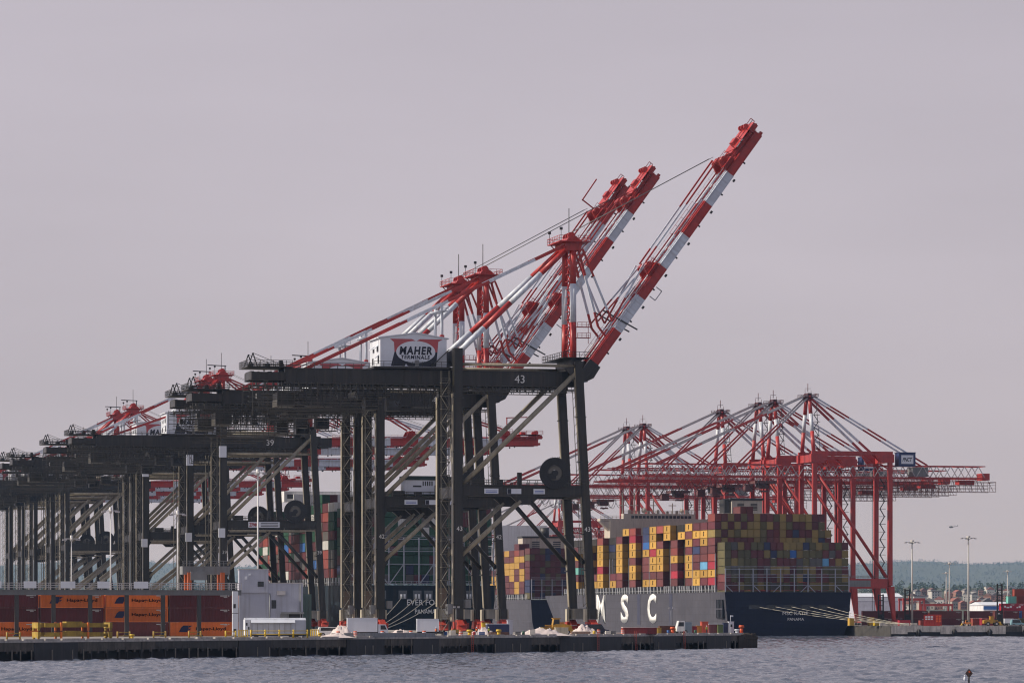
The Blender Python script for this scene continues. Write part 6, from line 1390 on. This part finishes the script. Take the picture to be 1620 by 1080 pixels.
# striped rack
rk = thing('barrier_rack', 'red rack of white topped barriers on the far quay', 'rack', at(1463, 1358, ZF), TH*0.4)
mb = MB(); [mb.box(a, a+0.16, 0, 0.16, 0, 4.0) for a in np.arange(0, 6.2, 1.0)]; mb.box(0, 6.1, 0, 0.16, 3.9, 4.1); mb.box(0, 6.1, 0, 0.16, 0.3, 0.5); mb.box(0, 6.1, 1.6, 1.8, 0, 4.0); mb.build('frame', CRED, rk)
for a in (0.2, 1.2, 2.2):
    for z in (2.2, 3.0): MB().box(a, a+0.75, -0.06, 0.1, z, z+0.5).build('white_bar', HOUSEW, rk)
for a in (4.1, 5.1):
    for z in (1.4, 2.3, 3.1): MB().box(a, a+0.75, -0.06, 0.1, z, z+0.6).build('orange_bar', ORB, rk)
ld = loader(at(1566, 1356, ZF), R(180+8), 'yellow wheel loader on the far quay before the right stacks', 1.0); ld.location = at(1582, 1358, ZF)
loader(at(1521, 1352, ZF), R(5), 'small orange loader at the foot of the tallest light pole', 0.6, mat('loader_orange', (0.55, 0.20, 0.05), 0.5))
suv(at(1600, 1354, ZF), R(8), mat('van_teal', (0.20, 0.36, 0.42), 0.35), 'pale blue van at the right end of the far quay', 4.6, 2.3)
box_truck(at(1590, 1372, ZF), R(6), 'white truck partly hidden at the right end of the far quay', True, 3.2, 1.6)
# low green shed roof structures in the yard (red gantry frames)
for xp, D, wd, h, l in ((1463, 2000, 16, 10, 'low rusty red gantry frame beyond the long container row'), (1428, 1900, 12, 12.5, 'small red gantry frame right of the lavender warehouse')):
    root = thing('yard_gantry', l, 'gantry', at(xp, D, ZF), TH, 'yard gantries')
    MB().box(0, wd, 0, 0.8, h-1.2, h).box(0, wd, 6, 6.8, h-1.2, h).build('top_beam', PRED, root)
    for x_ in (0.2, wd-0.9):
        for y_ in (0, 6): MB().box(x_, x_+0.7, y_+0.05, y_+0.75, 0, h-1.2).build('leg', PRED, root)
    MB().box(0.9, wd-0.9, 0.2, 0.6, h*0.4, h*0.52).build('sill_beam', PRED, root)

# ------------------------------------------------------------------ town and trees beyond
rs = random.Random(31)
ROOFS = [mat('roof_brown', (0.16, 0.09, 0.08), 0.8), mat('roof_grey', (0.14, 0.13, 0.14), 0.8), mat('roof_red', (0.26, 0.10, 0.08), 0.8)]
WALLS = [mat('wall_white', (0.46, 0.45, 0.44), 0.8), mat('wall_cream', (0.34, 0.30, 0.27), 0.8), mat('wall_brick', (0.26, 0.13, 0.10), 0.8)]
NM = ['white', 'cream', 'brick']; RN = ['brown', 'grey', 'red']
cnt = {}
TOWN = []
for row, (yb_, D) in enumerate(((963, 4300), (957, 5000), (950, 5700))):
    xx = 1436 + row*7
    while xx < 1612:
        TOWN.append((xx, D + rs.uniform(-150, 150), row)); xx += rs.uniform(9, 17)
for n_, (xp, D, row) in enumerate(TOWN):
    a, b = rs.choices((0, 1, 2), (5, 3, 3))[0], rs.choice((0, 1, 2))
    z = plain_h((xp-810)*D/FPX, D); wd = rs.uniform(7, 13); h = rs.uniform(5.5, 10); dp = 9
    key = ('foremost', 'middle', 'rear')[row]; cnt[key] = cnt.get(key, 0)+1
    root = thing('house', f'{NM[a]} house, {RN[b]} roof, {ORD[cnt[key]]} from left in the {key} row of the far town', 'house', at(xp, D, z-1.5), rs.uniform(-0.5, 0.5), 'houses of the far town')
    MB().box(-wd/2, wd/2, -dp/2, dp/2, 0, h+1.5).build('wall', WALLS[a], root)
    MB().prism([(-wd/2-0.4, -dp/2-0.4, h+1.5), (wd/2+0.4, -dp/2-0.4, h+1.5), (0, -dp/2-0.4, h+1.5+wd*0.32)], (0, dp+0.8, 0)).build('roof', ROOFS[b], root)
    mb = MB(); [mb.box(q*wd*0.28-0.6, q*wd*0.28+0.6, -dp/2-0.06, -dp/2-0.01, zz, zz+1.5) for q in (-1, 0, 1) for zz in (3.0, 6.2) if zz+1.8 < h+1.5]; 
    if mb.v: mb.build('window', WINDOW, root)
for xp, D, L, h, l in ((1560, 7600, 60, 9, 'long pale low building on the slope above the town'), (1583, 7000, 26, 12, 'shorter pale building below the long one on the slope'), (1446, 4700, 16, 13, 'white block at the left of the far town'), (1474, 4900, 13, 17, 'tall white block standing above the far town')):
    z = plain_h((xp-810)*D/FPX, D); root = thing('town_building', l, 'building', at(xp, D, z-1), 0.1, 'larger buildings of the far town')
    MB().box(0, L, 0, 20, 0, h).build('wall', WALLS[0], root); MB().box(-0.5, L+0.5, -0.5, 20.5, h, h+1).build('roof', ROOFS[1], root); mb = MB(); [mb.box(a, a+1.4, -0.08, -0.01, zz, zz+1.6) for a in np.arange(1.5, L-2, 3.4) for zz in np.arange(2, h-1.8, 3.2)]; mb.build('window', WINDOW, root)
def treeline(name, label, m, n, Dr, hr, zf, xr=(-120, 1740), nc=34):
    rs_ = np.random.RandomState(len(name)+n); v = []; f = []
    for _ in range(n):
        D = rs_.uniform(*Dr); xp = rs_.uniform(*xr); X = (xp-810)*D/FPX; h = rs_.uniform(*hr); z0 = zf(X, D)-1; o = len(v)
        # uneven crown out of leaf clumps
        for _c in range(nc):
            a = rs_.uniform(0, 6.28); q = rs_.uniform(0, 1)**0.6; zz = rs_.uniform(0.12, 1.0)
            rr = h*0.48*math.sin(math.pi*min(1, 0.15+zz*0.86))**0.7*q
            c = np.array((X+rr*math.cos(a), D+rr*math.sin(a), z0+h*zz)); k = len(v); sz = h*rs_.uniform(0.09, 0.2)
            pts = rs_.normal(0, 1, (4, 3)); pts /= np.linalg.norm(pts, axis=1)[:, None]
            for p_ in pts: v.append(tuple(c+p_*sz))
            f += [(k, k+1, k+2), (k, k+2, k+3), (k, k+3, k+1), (k+1, k+3, k+2)]
    me = bpy.data.meshes.new(name); me.from_pydata(v, [], f); me.materials.append(m)
    tag(link(name, me), label, 'trees', None, 'stuff')
TREEM = mat('far_foliage', (0.040, 0.065, 0.030), 0.9, var=0.5, scale=0.03)
treeline('treeline', 'dark green belt of trees around the far town', TREEM, 1100, (5900, 8600), (8, 17), plain_h)
treeline('street_trees', 'scattered low trees between the far houses', TREEM, 260, (4300, 6200), (4, 8), plain_h)
treeline('hill_woods', 'hazy blue woods covering the far ridge', mat('ridge_foliage', (0.036, 0.052, 0.036), 0.9, var=0.3, scale=0.02), 9000, (17000, 24600), (9, 19), hill_h, nc=16)

# ------------------------------------------------------------------ helicopter and day mark
hel = thing('helicopter', 'small dark helicopter flying above the far yard', 'helicopter', at(1505, 5600, zat(833, 5600)), R(-8))
HM = mat('helicopter_grey', (0.10, 0.10, 0.11), 0.4)
MB().ball((0, 0, 0), 3.2, 1.1, 1.25, 14, 8).ball((-1.8, 0, -0.2), 1.8, 0.95, 0.9, 12, 6).build('fuselage', HM, hel)
MB().tube((2.2, 0, 0.3), (8.8, 0, 0.9), 0.5, 8, 0, 0.22).prism([(8.2, -0.1, 0.7), (9.2, -0.1, 0.8), (9.9, -0.1, 2.8), (9.2, -0.1, 2.8)], (0, 0.2, 0)).build('tail_boom', HM, hel)
MB().beam((-6.4, -0.8, 1.9), (6.6, 0.8, 2.0), 0.45, 0.08).tube((0, 0, 1.0), (0, 0, 2.0), 0.18, 8).build('rotor', DARK, hel)
MB().beam((-2.4, -1.1, -1.9), (2.0, -1.1, -1.9), 0.15, 0.15).beam((-2.4, 1.1, -1.9), (2.0, 1.1, -1.9), 0.15, 0.15).beam((-1, -1.1, -1.9), (-1, -0.5, -0.9), 0.12, 0.12).beam((1, -1.1, -1.9), (1, -0.5, -0.9), 0.12, 0.12).beam((-1, 1.1, -1.9), (-1, 0.5, -0.9), 0.12, 0.12).beam((1, 1.1, -1.9), (1, 0.5, -0.9), 0.12, 0.12).build('skids', DARK, hel)
MB().ball((-2.4, 0, 0.25), 0.9, 0.95, 0.7, 10, 6).build('windscreen', WINDOW, hel)
dm = thing('day_mark', 'small dark diamond day mark on a post in the foreground water', 'beacon', at(1533, 300, 0), 0)
MB().tube((0, 0.06, -1.5), (0, 0.06, 3.0), 0.07, 8).build('post', DARK, dm)
MB().prism([(0, 0, 2.3), (0.30, 0, 2.68), (0, 0, 3.06), (-0.30, 0, 2.68)], (0, 0.05, 0)).build('diamond_board', mat('mark_dark', (0.05, 0.025, 0.02), 0.6), dm)
MB().prism([(0.03, -0.015, 2.7), (0.12, -0.015, 2.8), (0.04, -0.015, 2.9), (-0.06, -0.015, 2.82)], (0, 0.014, 0)).build('orange_patch', ORB, dm)
MB().ball((-0.32, 0.02, 2.25), 0.12, 0.09, 0.2, 8, 6).ball((-0.34, 0.0, 2.47), 0.06, 0.06, 0.07, 8, 5).build('gull_mark', HOUSEW, dm)

# ------------------------------------------------------------------ the air
HX = 27000.0
mb = MB(); mb.box(-6200, 6200, -60, HX, -1.0, 460.0)
hz = bpy.data.materials.new('haze_air'); hz.use_nodes = True; t = hz.node_tree
for n_ in list(t.nodes):
    if n_.type == 'BSDF_PRINCIPLED': t.nodes.remove(n_)
pv = t.nodes.new('ShaderNodeVolumePrincipled'); pv.inputs['Color'].default_value = (0.38, 0.62, 1.0, 1); pv.inputs['Density'].default_value = 0.000030; pv.inputs['Anisotropy'].default_value = 0.2; pv.inputs['Absorption Color'].default_value = (1, 1, 1, 1)
t.links.new(pv.outputs[0], [n_ for n_ in t.nodes if n_.type == 'OUTPUT_MATERIAL'][0].inputs['Volume'])
tag(mb.build('haze', hz), 'thin pale haze in the air', 'haze', None, 'stuff')
